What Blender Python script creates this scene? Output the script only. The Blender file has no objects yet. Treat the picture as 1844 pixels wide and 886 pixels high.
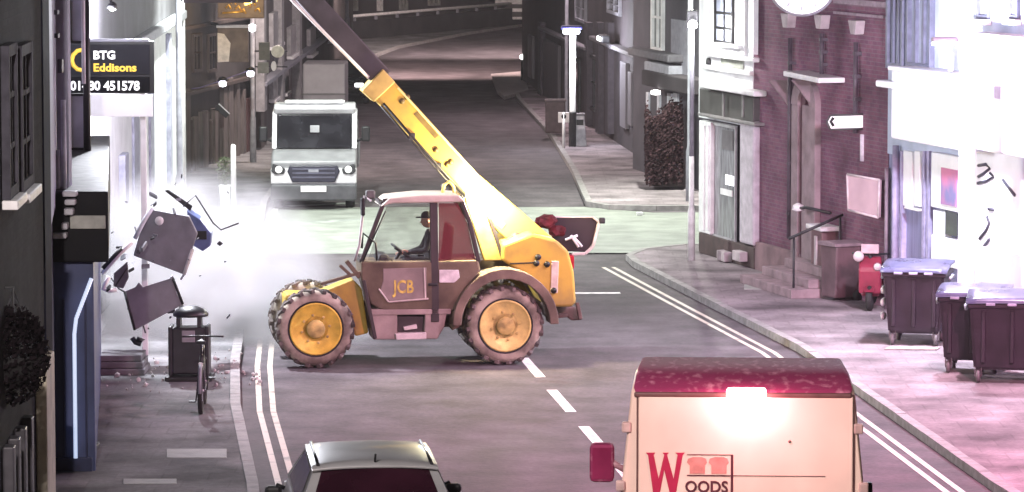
import bpy, bmesh, math, random
from mathutils import Vector, Matrix
random.seed(7)
sc = bpy.context.scene
C = sc.collection
# ------------------------------------------------------------------ camera
FPX, CU, CV, CAMH = 7000.0, 922.0, 443.0, 7.76
PITCH = math.atan(659.0 / FPX)
cd = bpy.data.cameras.new('camera'); cam = bpy.data.objects.new('camera', cd); C.objects.link(cam)
cd.sensor_width = 36; cd.lens = FPX / 1844 * 36; cd.clip_start = 0.5; cd.clip_end = 2000
cam.location = (0, 0, CAMH); cam.rotation_euler = (math.pi/2 - PITCH, 0, 0)
sc.camera = cam
# ------------------------------------------------------------------ world, moon, exposure
w = bpy.data.worlds.new('World'); sc.world = w; w.use_nodes = True
nt = w.node_tree
sky = nt.nodes.new('ShaderNodeTexSky'); sky.sky_type = 'NISHITA'; sky.sun_disc = False
sky.sun_elevation = math.radians(8); sky.sun_rotation = math.radians(150)
nt.links.new(sky.outputs[0], nt.nodes['Background'].inputs[0])
nt.nodes['Background'].inputs[1].default_value = 0.008
sl = bpy.data.lights.new('moon', 'SUN'); so = bpy.data.objects.new('moon', sl); C.objects.link(so)
sl.energy = 0.015; sl.angle = math.radians(0.5); sl.color = (0.8, 0.88, 1)
so.rotation_euler = (math.radians(82), 0, math.radians(30))
sc.view_settings.view_transform = 'Standard'; sc.view_settings.look = 'None'
sc.view_settings.exposure = 0.0; sc.view_settings.gamma = 1
sc.cycles.use_denoising = True
sc.cycles.max_bounces = 8; sc.cycles.transparent_max_bounces = 16; sc.cycles.volume_bounces = 1
sc.cycles.sample_clamp_indirect = 4

# ------------------------------------------------------------------ projection helpers
def ray(u, v):
    a = (u - CU) / FPX; b = -(v - CV) / FPX
    c, s = math.cos(PITCH), math.sin(PITCH)
    return Vector((a, c + b * s, -s + b * c))
def gp(u, v, z=0.0):
    d = ray(u, v); t = (z - CAMH) / d.z
    return Vector((d.x * t, d.y * t, z))
def at(u, v, Y):
    d = ray(u, v); t = Y / d.y
    return Vector((d.x * t, Y, CAMH + d.z * t))
class Frame:
    """A vertical plane frame: origin on the ground, local x along `ang`."""
    def __init__(s, o, ang): s.o = Vector((o[0], o[1], 0)); s.a = ang; s.c = math.cos(ang); s.s = math.sin(ang)
    def hit(s, u, v, y=0.0):
        d = ray(u, v); n = Vector((-s.s, s.c, 0))
        t = (n.dot(s.o) + y) / n.dot(d)
        p = d * t; q = p - s.o
        return (q.x * s.c + q.y * s.s, p.z + CAMH)
    def world(s, x, y, z=0): return Vector((s.o.x + x * s.c - y * s.s, s.o.y + x * s.s + y * s.c, z))
def frame2(a, b): 
    return Frame(a, math.atan2(b.y - a.y, b.x - a.x))

# ------------------------------------------------------------------ materials
MC = {}
def mat(name, col, rough=0.7, var=0.25, scale=6.0, bump=0.0, metal=0.0, emit=None, spec=0.4, detail=6, coat=0.0, col2=None, thr=None, stretch=None):
    if name in MC: return MC[name]
    m = bpy.data.materials.new(name); m.use_nodes = True; N = m.node_tree; L = N.links
    b = N.nodes['Principled BSDF']
    b.inputs['Roughness'].default_value = rough; b.inputs['Metallic'].default_value = metal
    b.inputs['Specular IOR Level'].default_value = spec; b.inputs['Coat Weight'].default_value = coat
    tc = N.nodes.new('ShaderNodeTexCoord'); src = tc.outputs['Object']
    if stretch:
        mp = N.nodes.new('ShaderNodeMapping'); mp.inputs['Scale'].default_value = stretch
        L.new(src, mp.inputs[0]); src = mp.outputs[0]
    nz = N.nodes.new('ShaderNodeTexNoise'); nz.inputs['Scale'].default_value = scale; nz.inputs['Detail'].default_value = detail
    L.new(src, nz.inputs[0])
    rp = N.nodes.new('ShaderNodeValToRGB')
    c2 = col2 or tuple(c * (1 - var) for c in col)
    c1 = tuple(min(1, c * (1 + var * 0.6)) for c in col) if not col2 else col
    lo, hi = thr or (0.32, 0.68)
    rp.color_ramp.elements[0].position = lo; rp.color_ramp.elements[1].position = hi
    rp.color_ramp.elements[0].color = (*c2, 1); rp.color_ramp.elements[1].color = (*c1, 1)
    L.new(nz.outputs[0], rp.inputs[0]); L.new(rp.outputs[0], b.inputs['Base Color'])
    mr = N.nodes.new('ShaderNodeMapRange'); mr.inputs['To Min'].default_value = max(0.03, rough - 0.12); mr.inputs['To Max'].default_value = min(1, rough + 0.12)
    L.new(nz.outputs[0], mr.inputs[0]); L.new(mr.outputs[0], b.inputs['Roughness'])
    if bump:
        n2 = N.nodes.new('ShaderNodeTexNoise'); n2.inputs['Scale'].default_value = scale * 6; n2.inputs['Detail'].default_value = 4
        L.new(src, n2.inputs[0])
        bp = N.nodes.new('ShaderNodeBump'); bp.inputs['Strength'].default_value = bump; bp.inputs['Distance'].default_value = 0.02
        L.new(n2.outputs[0], bp.inputs['Height']); L.new(bp.outputs[0], b.inputs['Normal'])
    if emit:
        b.inputs['Emission Color'].default_value = (*emit[0], 1); b.inputs['Emission Strength'].default_value = emit[1]
    MC[name] = m; return m
def brick_mat(name, c1, c2, mortar, scale=1.0, w=0.225, h=0.075):
    if name in MC: return MC[name]
    m = bpy.data.materials.new(name); m.use_nodes = True; N = m.node_tree; L = N.links
    b = N.nodes['Principled BSDF']; b.inputs['Roughness'].default_value = 0.9; b.inputs['Specular IOR Level'].default_value = .08
    tc = N.nodes.new('ShaderNodeTexCoord')
    sx = N.nodes.new('ShaderNodeSeparateXYZ'); cx = N.nodes.new('ShaderNodeCombineXYZ')
    L.new(tc.outputs['Object'], sx.inputs[0])
    ad = N.nodes.new('ShaderNodeMath'); ad.operation = 'ADD'
    L.new(sx.outputs[0], ad.inputs[0]); L.new(sx.outputs[1], ad.inputs[1])
    L.new(ad.outputs[0], cx.inputs[0]); L.new(sx.outputs[2], cx.inputs[1])
    br = N.nodes.new('ShaderNodeTexBrick'); br.inputs['Scale'].default_value = scale
    br.inputs['Brick Width'].default_value = w; br.inputs['Row Height'].default_value = h
    br.inputs['Mortar Size'].default_value = 0.008; br.inputs['Bias'].default_value = 0
    br.inputs['Color1'].default_value = (*c1, 1); br.inputs['Color2'].default_value = (*c2, 1); br.inputs['Mortar'].default_value = (*mortar, 1)
    L.new(cx.outputs[0], br.inputs[0])
    nz = N.nodes.new('ShaderNodeTexNoise'); nz.inputs['Scale'].default_value = 0.9; nz.inputs['Detail'].default_value = 8
    L.new(tc.outputs['Object'], nz.inputs[0])
    mr = N.nodes.new('ShaderNodeMapRange'); mr.inputs[1].default_value = .3; mr.inputs[2].default_value = .7; mr.inputs[3].default_value = .42; mr.inputs[4].default_value = 1.2
    L.new(nz.outputs[0], mr.inputs[0])
    mx = N.nodes.new('ShaderNodeMix'); mx.data_type = 'RGBA'; mx.blend_type = 'MULTIPLY'; mx.inputs[0].default_value = 1
    L.new(br.outputs[0], mx.inputs[6]); L.new(mr.outputs[0], mx.inputs[7]); L.new(mx.outputs[2], b.inputs['Base Color'])
    bp = N.nodes.new('ShaderNodeBump'); bp.inputs['Strength'].default_value = .5; bp.inputs['Distance'].default_value = .01
    L.new(br.outputs[1], bp.inputs['Height']); bp.invert = True; L.new(bp.outputs[0], b.inputs['Normal'])
    MC[name] = m; return m
def glass_mat(name, tint, alpha, rough=0.06):
    if name in MC: return MC[name]
    m = bpy.data.materials.new(name); m.use_nodes = True; N = m.node_tree; L = N.links
    b = N.nodes['Principled BSDF']
    b.inputs['Base Color'].default_value = (*tint, 1); b.inputs['Roughness'].default_value = rough
    b.inputs['Alpha'].default_value = alpha; b.inputs['Specular IOR Level'].default_value = .6
    tc = N.nodes.new('ShaderNodeTexCoord'); nz = N.nodes.new('ShaderNodeTexNoise'); nz.inputs['Scale'].default_value = 3
    L.new(tc.outputs['Object'], nz.inputs[0])
    mr = N.nodes.new('ShaderNodeMapRange'); mr.inputs[3].default_value = max(0, alpha - .12); mr.inputs[4].default_value = min(1, alpha + .12)
    L.new(nz.outputs[0], mr.inputs[0]); L.new(mr.outputs[0], b.inputs['Alpha'])
    MC[name] = m; return m
def emat(name, col, strength):
    if name in MC: return MC[name]
    m = bpy.data.materials.new(name); m.use_nodes = True; N = m.node_tree
    b = N.nodes['Principled BSDF']; b.inputs['Base Color'].default_value = (.8, .8, .8, 1)
    b.inputs['Emission Color'].default_value = (*col, 1); b.inputs['Emission Strength'].default_value = strength
    MC[name] = m; return m

# ------------------------------------------------------------------ mesh builder
def rotz(a): return Matrix.Rotation(a, 4, 'Z')
class MB:
    def __init__(s): s.v = []; s.f = []; s.mi = []; s.sm = []
    def add(s, vs, fs, mi=0, smooth=False, M=None):
        o = len(s.v)
        for p in vs:
            p = Vector(p)
            s.v.append(tuple(M @ p) if M else tuple(p))
        for f in fs: s.f.append([o + i for i in f]); s.mi.append(mi); s.sm.append(smooth)
        return s
    def box(s, x0, x1, y0, y1, z0, z1, mi=0, M=None, ch=0.0):
        if x1 < x0: x0, x1 = x1, x0
        if y1 < y0: y0, y1 = y1, y0
        if z1 < z0: z0, z1 = z1, z0
        c = min(ch, (x1-x0)*.45, (y1-y0)*.45, (z1-z0)*.45)
        if c <= 0:
            vs = [(x, y, z) for z in (z0, z1) for y in (y0, y1) for x in (x0, x1)]
            fs = [(0,2,3,1),(4,5,7,6),(0,1,5,4),(2,6,7,3),(0,4,6,2),(1,3,7,5)]
            return s.add(vs, fs, mi, False, M)
        bm = bmesh.new(); bmesh.ops.create_cube(bm, size=1)
        for q in bm.verts: q.co = Vector(((x0+x1)/2 + q.co.x*(x1-x0), (y0+y1)/2 + q.co.y*(y1-y0), (z0+z1)/2 + q.co.z*(z1-z0)))
        bmesh.ops.bevel(bm, geom=bm.edges[:], offset=c, segments=2, affect='EDGES', profile=.5)
        return s.bm(bm, mi, False, M)
    def bm(s, bm, mi=0, smooth=False, M=None):
        bm.verts.index_update()
        s.add([q.co.copy() for q in bm.verts], [[q.index for q in f.verts] for f in bm.faces], mi, smooth, M); bm.free(); return s
    def prism(s, poly, y0, y1, mi=0, M=None, ch=0.0, axis='y', seg=2):
        """polygon in (x,z) pushed along y (axis='y'); (y,z) along x (axis='x'); (x,y) along z (axis='z')"""
        def P(a, b, t):
            return (a, t, b) if axis == 'y' else ((t, a, b) if axis == 'x' else (a, b, t))
        n = len(poly); bm = bmesh.new()
        A = [bm.verts.new(P(a, b, y0)) for a, b in poly]; B = [bm.verts.new(P(a, b, y1)) for a, b in poly]
        bm.faces.new(A); bm.faces.new(B[::-1])
        for i in range(n): bm.faces.new((A[i], B[i], B[(i+1) % n], A[(i+1) % n]))
        bmesh.ops.recalc_face_normals(bm, faces=bm.faces[:])
        if ch > 0: bmesh.ops.bevel(bm, geom=bm.edges[:], offset=ch, segments=seg, affect='EDGES', profile=.5, clamp_overlap=True)
        bmesh.ops.triangulate(bm, faces=[f for f in bm.faces if len(f.verts) > 4])
        return s.bm(bm, mi, False, M)
    def tube(s, pts, r, n=8, mi=0, M=None, smooth=True):
        pts = [Vector(p) for p in pts]; R = r if isinstance(r, (list, tuple)) else [r] * len(pts)
        vs = []; fs = []; up = Vector((0, 0, 1)); prev = None
        for i, p in enumerate(pts):
            t = (pts[min(i+1, len(pts)-1)] - pts[max(i-1, 0)]).normalized()
            a = prev if prev is not None else (up if abs(t.z) < .9 else Vector((1, 0, 0)))
            x = (a - t * a.dot(t)).normalized(); y = t.cross(x); prev = x
            for k in range(n):
                q = 2 * math.pi * k / n
                vs.append(p + (x * math.cos(q) + y * math.sin(q)) * R[i])
        for i in range(len(pts) - 1):
            for k in range(n): fs.append((i*n+k, i*n+(k+1) % n, (i+1)*n+(k+1) % n, (i+1)*n+k))
        fs.append(tuple(range(n))[::-1]); fs.append(tuple((len(pts)-1)*n+k for k in range(n)))
        return s.add(vs, fs, mi, smooth, M)
    def lathe(s, prof, n=20, mi=0, M=None, smooth=True, cap=True):
        """profile of (r, h) turned round local z"""
        vs = []; fs = []
        for r, h in prof:
            for k in range(n):
                q = 2 * math.pi * k / n; vs.append((r * math.cos(q), r * math.sin(q), h))
        for i in range(len(prof) - 1):
            for k in range(n): fs.append((i*n+k, i*n+(k+1) % n, (i+1)*n+(k+1) % n, (i+1)*n+k))
        if cap and prof[0][0] > 1e-5: fs.append(tuple(range(n))[::-1])
        if cap and prof[-1][0] > 1e-5: fs.append(tuple((len(prof)-1)*n+k for k in range(n)))
        return s.add(vs, fs, mi, smooth, M)
    def grid(s, P, mi=0, smooth=True, M=None):
        r, c = len(P), len(P[0]); vs = [p for row in P for p in row]
        fs = [(i*c+j, i*c+j+1, (i+1)*c+j+1, (i+1)*c+j) for i in range(r-1) for j in range(c-1)]
        return s.add(vs, fs, mi, smooth, M)
    def build(s, name, mats, parent=None, loc=None, rz=0.0, label=None, cat=None, group=None, kind=None):
        me = bpy.data.meshes.new(name); me.from_pydata(s.v, [], s.f)
        mats = mats if isinstance(mats, (list, tuple)) else [mats]
        for m in mats: me.materials.append(m)
        me.polygons.foreach_set('material_index', s.mi); me.polygons.foreach_set('use_smooth', s.sm)
        bm = bmesh.new(); bm.from_mesh(me); bmesh.ops.remove_doubles(bm, verts=bm.verts[:], dist=1e-5)
        bmesh.ops.recalc_face_normals(bm, faces=bm.faces[:]); bm.to_mesh(me); bm.free(); me.update()
        o = bpy.data.objects.new(name, me); C.objects.link(o)
        if parent is not None: o.parent = parent
        if loc is not None: o.location = loc
        if rz: o.rotation_euler = (0, 0, rz)
        tag(o, label, cat, group, kind); return o
def tag(o, label=None, cat=None, group=None, kind=None):
    if label: o['label'] = label
    if cat: o['category'] = cat
    if group: o['group'] = group
    if kind: o['kind'] = kind
    return o
def thing(name, label, cat, loc=(0, 0, 0), rz=0.0, group=None):
    o = bpy.data.objects.new(name, None); C.objects.link(o); o.empty_display_size = .2
    o.location = loc; o.rotation_euler = (0, 0, rz)
    return tag(o, label, cat, group)
def copy_tree(o, parent=None):
    c = o.copy(); C.objects.link(c); c.parent = parent
    for ch in [q for q in bpy.data.objects if q.parent == o]: copy_tree(ch, c)
    return c
def text(s, size, m, parent, loc, rot, ext=.004, name='lettering', align='LEFT', off=0.0, shear=0, sx=1.0):
    cu = bpy.data.curves.new(name, 'FONT'); cu.body = s; cu.size = size; cu.extrude = ext; cu.offset = off; cu.align_x = align; cu.resolution_u = 3; cu.shear = shear
    t = bpy.data.objects.new('tmp_text', cu)
    me = bpy.data.meshes.new_from_object(t); me.name = name; bpy.data.objects.remove(t)
    me.materials.clear(); me.materials.append(m)
    o = bpy.data.objects.new(name, me); C.objects.link(o)
    o.parent = parent; o.location = loc; o.rotation_euler = rot; o.scale = (sx, 1, 1); return o
RX = math.pi / 2
def lamp(name, kind, loc, energy, col, parent=None, size=.1, spot=None, blend=.6, aim=None):
    l = bpy.data.lights.new(name, kind); l.energy = energy; l.color = col
    if kind in ('POINT', 'SPOT'): l.shadow_soft_size = size
    if kind == 'SPOT': l.spot_size = math.radians(spot); l.spot_blend = blend
    o = bpy.data.objects.new(name, l); C.objects.link(o); o.location = loc
    if aim is not None: o.rotation_euler = (Vector(aim) - Vector(loc)).to_track_quat('-Z', 'Y').to_euler()
    if parent: o.parent = parent
    return o
# ------------------------------------------------------------------ palette
ASPH = mat('asphalt', (.115, .100, .109), .8, .35, 1.3, .5, spec=.12)
def wear(m, scale, lo, hi, stretch=(1, 1, 1), speck=0.0):
    N = m.node_tree; L = N.links; bs = N.nodes['Principled BSDF']; src = bs.inputs['Base Color'].links[0].from_socket
    tc = N.nodes.new('ShaderNodeTexCoord'); mp = N.nodes.new('ShaderNodeMapping'); mp.inputs['Scale'].default_value = stretch; L.new(tc.outputs['Object'], mp.inputs[0])
    nz = N.nodes.new('ShaderNodeTexNoise'); nz.inputs['Scale'].default_value = scale; nz.inputs['Detail'].default_value = 7; nz.inputs['Roughness'].default_value = .62; L.new(mp.outputs[0], nz.inputs[0])
    mr = N.nodes.new('ShaderNodeMapRange'); mr.inputs[1].default_value = .33; mr.inputs[2].default_value = .67; mr.inputs[3].default_value = lo; mr.inputs[4].default_value = hi; L.new(nz.outputs[0], mr.inputs[0])
    mx = N.nodes.new('ShaderNodeMix'); mx.data_type = 'RGBA'; mx.blend_type = 'MULTIPLY'; mx.inputs[0].default_value = 1; L.new(src, mx.inputs[6]); L.new(mr.outputs[0], mx.inputs[7]); out = mx.outputs[2]
    if speck:
        n2 = N.nodes.new('ShaderNodeTexNoise'); n2.inputs['Scale'].default_value = 14; n2.inputs['Detail'].default_value = 3; L.new(tc.outputs['Object'], n2.inputs[0])
        m2 = N.nodes.new('ShaderNodeMapRange'); m2.inputs[1].default_value = .3; m2.inputs[2].default_value = .7; m2.inputs[3].default_value = 1 - speck; m2.inputs[4].default_value = 1 + speck; L.new(n2.outputs[0], m2.inputs[0])
        x2 = N.nodes.new('ShaderNodeMix'); x2.data_type = 'RGBA'; x2.blend_type = 'MULTIPLY'; x2.inputs[0].default_value = 1; L.new(out, x2.inputs[6]); L.new(m2.outputs[0], x2.inputs[7]); out = x2.outputs[2]
    L.new(out, bs.inputs['Base Color']); return m
wear(ASPH, .35, .74, 1.26, (1.6, .5, 1), .14)
ASPH2 = mat('table_lamplit_asphalt', (.25, .265, .238), .7, .3, 1.5, .3)
def slab_mat(name, c1, c2):
    m = brick_mat(name, c1, c2, tuple(c * .84 for c in c1), 1.0, .6, .6); N = m.node_tree; L = N.links
    br = [n for n in N.nodes if n.type == 'TEX_BRICK'][0]; tc = [n for n in N.nodes if n.type == 'TEX_COORD'][0]
    L.new(tc.outputs['Object'], br.inputs[0]); br.inputs['Mortar Size'].default_value = .014; return m
PAVE_L = slab_mat('paving_grey', (.24, .235, .24), (.20, .2, .205))
PAVE_R = slab_mat('paving_pale', (.33, .28, .30), (.30, .255, .275))
wear(PAVE_R, .4, .75, 1.15, (1, 1, 1), .12); wear(PAVE_L, .4, .75, 1.15, (1, 1, 1), .12)
KERB = mat('kerb_stone', (.30, .28, .28), .8, .3, 5, .3)
PAINT = mat('road_paint', (.66, .63, .63), .6, .6, 5, .2, thr=(.3, .5), detail=9)
PAINTY = mat('yellow_line_paint', (.46, .40, .34), .6, .55, 3.5, .2, thr=(.26, .46), detail=9)
BLACK = mat('black_paint', (.009, .009, .011), .5, .3, 8)
DARKM = mat('dark_metal', (.03, .03, .035), .45, .4, 9, .1)
WHITEP = mat('white_paint', (.75, .74, .75), .5, .15, 4, .05)
CREAM = mat('cream_paint', (.55, .5, .4), .6, .25, 4, .1)
GREYP = mat('grey_paint', (.25, .25, .29), .6, .25, 3, .1)
WGLASS = mat('dark_window_glass', (.02, .022, .03), .08, .5, 2, 0, spec=.7)
PGLASS = mat('pale_curtained_glass', (.30, .33, .42), .2, .4, 2.5, 0, spec=.6, stretch=(6, 6, .4))
STONE = mat('pale_stone', (.42, .36, .38), .85, .3, 3, .3)
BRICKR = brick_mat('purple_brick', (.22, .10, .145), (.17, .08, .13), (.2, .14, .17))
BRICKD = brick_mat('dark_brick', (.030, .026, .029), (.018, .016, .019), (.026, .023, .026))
BROWN = mat('brown_timber', (.075, .055, .05), .7, .5, 3, .2, stretch=(8, 8, .5))
LAVR = mat('lavender_render', (.56, .55, .62), .8, .2, 1.2, .2)
WRENDER = mat('white_render', (.72, .72, .74), .8, .15, 1.4, .2)
DWALL = mat('dark_render', (.10, .095, .11), .85, .4, .8, .2)
BLUEP = mat('blue_paint', (.06, .075, .17), .4, .3, 2, .05)
# ------------------------------------------------------------------ ground, road, pavements
MB().add([(-400, -60, 0), (400, -60, 0), (400, 900, 0), (-400, 900, 0)], [(0, 1, 2, 3)]).build('road', ASPH, kind='structure')
LK = [(-.9, 20), (-1.5, 28), (-2.35, 38), (-3.25, 49), (-4.0, 56.5), (-4.38, 61.8), (-5.1, 76), (-5.88, 92.8), (-5.95, 110), (-5.98, 150), (-5.9, 172), (-5.2, 180), (-2.2, 196), (.9, 208), (12, 226), (40, 250)]
RK = [(9.5, 20), (8.2, 33), (6.15, 49), (5.45, 56.3), (4.74, 63.7), (3.6, 70.7), (2.45, 77.9), (2.35, 79.3), (2.7, 80.6), (3.6, 81.6), (40, 84)]
RK2 = [(40, 94.5), (3.4, 91.2), (2.3, 91.4), (1.78, 92.5), (1.6, 103), (1.15, 118), (.2, 137), (-.05, 147), (.35, 156), (2.2, 166), (14, 182), (40, 200)]
def pavement(kerb, other, m, nm='pavement', flip=1):
    poly = list(kerb) + list(other)
    mb = MB(); mb.prism(poly, -.2, .12, 0, axis='z'); o = mb.build(nm, m, kind='structure')
    kb = MB(); n = len(kerb)
    for i in range(n - 1):
        a = Vector((*kerb[i], 0)); b = Vector((*kerb[i+1], 0)); d = b - a; L = d.length; d.normalize(); k = max(1, int(L / .915))
        if a.y > 150: k = max(1, k // 6)
        nn = Vector((-d.y, d.x, 0)) * flip
        for j in range(k):
            p = a + d * (L * j / k + .006); q = a + d * (L * (j + 1) / k - .006); jz = random.uniform(-.004, .004)
            vs = []
            for z in (-.1, .128 + jz):
                vs += [p - nn * .02, q - nn * .02, q + nn * .13, p + nn * .13][0:0] + [(r.x, r.y, z) for r in (p - nn * .02, q - nn * .02, q + nn * .13, p + nn * .13)]
            kb.add(vs, [(0,1,2,3),(4,5,6,7),(0,1,5,4),(1,2,6,5),(2,3,7,6),(3,0,4,7)])
    ko = kb.build('kerb', KERB, o); ko['kind'] = 'stuff'
    return o
pl = pavement(LK, [(40, 262), (-40, 262), (-40, 20)], PAVE_L, flip=1)
pr = pavement(RK, [(40, 20)], PAVE_R, flip=-1)
pr2 = pavement(RK2, [], PAVE_R, flip=-1)
# lighter raised table across the junction; its pale green also paints in lamplight
MB().add([(-5.35, 80.6, .004), (2.6, 80.6, .03), (4, 82.1, .004), (38, 84.6, .004), (38, 93.6, .004), (3.3, 90.7, .004), (1.7, 92.0, .03), (-5.8, 92.2, .004)], [tuple(range(8))]).build('raised_table', ASPH2, kind='structure')
# paint
def strip(name, pts, wd, m, z=.006, seg=1):
    mb = MB()
    for i in range(len(pts) - 1):
        a = Vector((*pts[i], z)); b = Vector((*pts[i+1], z)); d = (b - a).normalized(); n = Vector((-d.y, d.x, 0)) * wd / 2
        p = (pts[i-1] if i else None); 
        mb.add([a - n, b - n, b + n, a + n], [(0, 1, 2, 3)])
    return mb.build(name, m, kind='structure')
def offs(pts, d):
    out = []
    for i, p in enumerate(pts):
        a = Vector(pts[max(i-1, 0)]); b = Vector(pts[min(i+1, len(pts)-1)]); t = (b - a).normalized()
        out.append((p[0] - t.y * d, p[1] + t.x * d))
    return out
for d in (-.30, -.50): strip('yellow_line', offs(LK[:7], d), .085, PAINTY)
for d in (.42, .62): strip('yellow_line', offs(RK[:7], d), .085, PAINTY)
for k in range(10):
    a = gp(958, 662); b = gp(1070, 790); d = (b - a).normalized(); st = (gp(1012, 722) - gp(958, 662)).length
    if k in (0, 1, 2, 3, 4): 
        c = a + d * (st * (k - 0)); strip('centre_line_dash', [(c.x - d.x * 1.25, c.y - d.y * 1.25), (c.x + d.x * 1.25, c.y + d.y * 1.25)], .16, PAINT)
c0 = gp(1040, 529); c1 = gp(1117, 528); strip('stop_line', [(c0.x - 1.6, c0.y), (c1.x, c1.y)], .28, PAINT)
# pale bay marks and table edge marks
for (u0, v0, u1, v1) in [(447, 466, 497, 376), (470, 466, 508, 400)]:
    a, b = gp(u0, v0), gp(u1, v1); strip('bay_line', [(a.x, a.y), (b.x, b.y)], .14, PAINT, .012)
for (u0, v0, u1, v1, wd) in [(505, 404, 650, 396, .5), (520, 372, 640, 366, .35)]:
    a, b = gp(u0, v0), gp(u1, v1); strip('table_marking', [(a.x, a.y), (b.x, b.y)], wd, mat('worn_marking', (.30, .32, .30), .7, .4, 3, .2), .012)
# slabs and patches seen on the left pavement
SLABP = mat('new_concrete_slab', (.36, .36, .35), .8, .2, 4, .2)
for (u0, v0, u1, v1) in [(300, 808, 408, 824), (222, 862, 318, 871), (1340, 512, 1392, 521), (1040, 206, 1060, 216)]:
    a, b, c, d = gp(u0, v0, .126), gp(u1, v0, .126), gp(u1, v1, .126), gp(u0, v1, .126)
    o = MB().prism([(p.x, p.y) for p in (a, b, c, d)], .05, .127, axis='z', ch=.004).build('paving_slab', SLABP, pl if u0 < 900 else pr)
# refuge / build-out far up the street on the right
b0 = [gp(884, 138), gp(948, 118), gp(985, 150), gp(950, 172), gp(905, 180)]

# ------------------------------------------------------------------ building helpers
def fb(mb, F, u0, v0, u1, v1, y0, y1, mi=0, ch=0.0):
    """box whose front (local y = y0) fills the pixel rectangle on the frame's plane"""
    um, vm = (u0 + u1) / 2, (v0 + v1) / 2
    xa, xb = F.hit(u0, vm, y0)[0], F.hit(u1, vm, y0)[0]
    zt, zb = F.hit(um, v0, y0)[1], F.hit(um, v1, y0)[1]
    return mb.box(xa, xb, y0, y1, zb, zt, mi, ch=ch)
def win(F, parent, u0, v0, u1, v1, cols, rows, fm, gm, y=0.0, dep=.07, bw=.06, sill=None, bar=.03):
    um, vm = (u0 + u1) / 2, (v0 + v1) / 2
    xa, xb = sorted((F.hit(u0, vm, y)[0], F.hit(u1, vm, y)[0])); zt, zb = F.hit(um, v0, y)[1], F.hit(um, v1, y)[1]
    return win_m(parent, xa, xb, zb, zt, cols, rows, fm, gm, y, dep, bw, sill, bar)
def win_m(parent, xa, xb, zb, zt, cols, rows, fm, gm, y=0.0, dep=.07, bw=.06, sill=None, bar=.03):
    mb = MB(); f = y - dep
    mb.box(xa, xa + bw, f, y - .001, zb, zt, 0, ch=.006); mb.box(xb - bw, xb, f, y - .001, zb, zt, 0, ch=.006)
    mb.box(xa + bw, xb - bw, f + .003, y - .002, zt - bw, zt, 0); mb.box(xa + bw, xb - bw, f + .003, y - .002, zb, zb + bw, 0)
    for i in range(1, cols):
        x = xa + (xb - xa) * i / cols; mb.box(x - bar / 2, x + bar / 2, f + .02, y - .016, zb + bw, zt - bw)
    for j in range(1, rows):
        z = zb + (zt - zb) * j / rows; mb.box(xa + bw, xb - bw, f + .023, y - .017, z - bar / 2, z + bar / 2)
    o = mb.build('window', fm, parent)
    MB().box(xa + bw * .8, xb - bw * .8, y - .015, y - .004, zb + bw * .8, zt - bw * .8).build('pane', gm, o)
    if sill: MB().box(xa - .06, xb + .06, f - .08, y - .003, zb - .1, zb - .002, ch=.012).build('sill', sill, o)
    return o
def bld(name, label, cat, F, group=None): return thing(name, label, cat, (F.o.x, F.o.y, 0), F.a, group)
def pipe(mb, x, y, z0, z1, r=.05):
    mb.tube([(x, y, z0), (x, y, z1)], r, 8)

# ------------------------------------------------------------------ RIGHT: corner house, brick house, bright shop
R = frame2(gp(1257, 463), gp(1844, 643))
xh = lambda u, v=300, y=0.0: R.hit(u, v, y)[0]
xw1 = xh(1355, 300)            # end of white corner house
xb1 = xh(1598, 250)            # end of brick house
# white corner house
h = bld('corner_house', 'narrow white corner house with sash window above a small dark shopfront', 'house', R)
MB().box(0, xw1 - .01, 0, 7, 2.9, 9.5).build('wall', WRENDER, h)
MB().box(.05, xw1 - .02, .05, 6.9, 0, 2.9).build('lower_wall', DWALL, h)
mb = MB()
fb(mb, R, 1262, 98, 1356, 106, -.14, 0, ch=.02); fb(mb, R, 1262, 122, 1350, 130, -.10, 0, ch=.02); fb(mb, R, 1258, 156, 1357, 166, -.28, 0, ch=.03)
fb(mb, R, 1333, 0, 1340, 98, -.06, 0); fb(mb, R, 1352, -40, 1357, 98, -.1, 0)
fb(mb, R, 1266, -40, 1272, 98, -.06, 0)
mb.build('moulding', WHITEP, h)
win(R, h, 1290, -30, 1323, 78, 2, 4, BLACK, PGLASS, 0, .06, .05, None, .05)
fb(MB(), R, 1286, 79, 1328, 85, -.16, 0, ch=.01).build('sill', WHITEP, h)
fb(MB(), R, 1298, 106, 1338, 122, -.03, 0).build('panel', mat('grey_green_panel', (.22, .23, .2), .7), h)
x, z = R.hit(1278, 113, 0); MB().tube([(x, -.05, z), (x, .01, z)], .1, 12).build('vent', BLACK, h)
SF = mat('shopfront_dark', (.06, .058, .055), .5, .4, 3)
fb(MB(), R, 1259, 167, 1356, 212, -.12, .05, ch=.02).build('fascia', SF, h)
mb = MB(); fb(mb, R, 1256, 212, 1358, 218, -.2, .05, ch=.02); fb(mb, R, 1300, 168, 1303, 211, -.14, -.11); fb(mb, R, 1335, 168, 1338, 211, -.14, -.11); mb.build('fascia_trim', mat('grey_trim', (.2, .19, .19), .6), h)
mb = MB(); fb(mb, R, 1258, 218, 1279, 420, -.10, .05, ch=.02); fb(mb, R, 1264, 226, 1267, 414, -.13, -.09); fb(mb, R, 1272, 226, 1275, 414, -.13, -.09)
mb.build('pilaster', WHITEP, h)
mb = MB(); fb(mb, R, 1331, 216, 1356, 440, -.12, .05, ch=.05); mb.build('pilaster', mat('lilac_paint', (.5, .45, .5), .6, .2), h)
dsh = mat('grey_glazing', (.22, .22, .24), .2, .5, 2, 0, spec=.6, stretch=(5, 5, 1))
win(R, h, 1281, 222, 1328, 432, 1, 1, mat('frame_grey', (.35, .34, .36), .5), dsh, 0, .05, .07, None)
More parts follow.
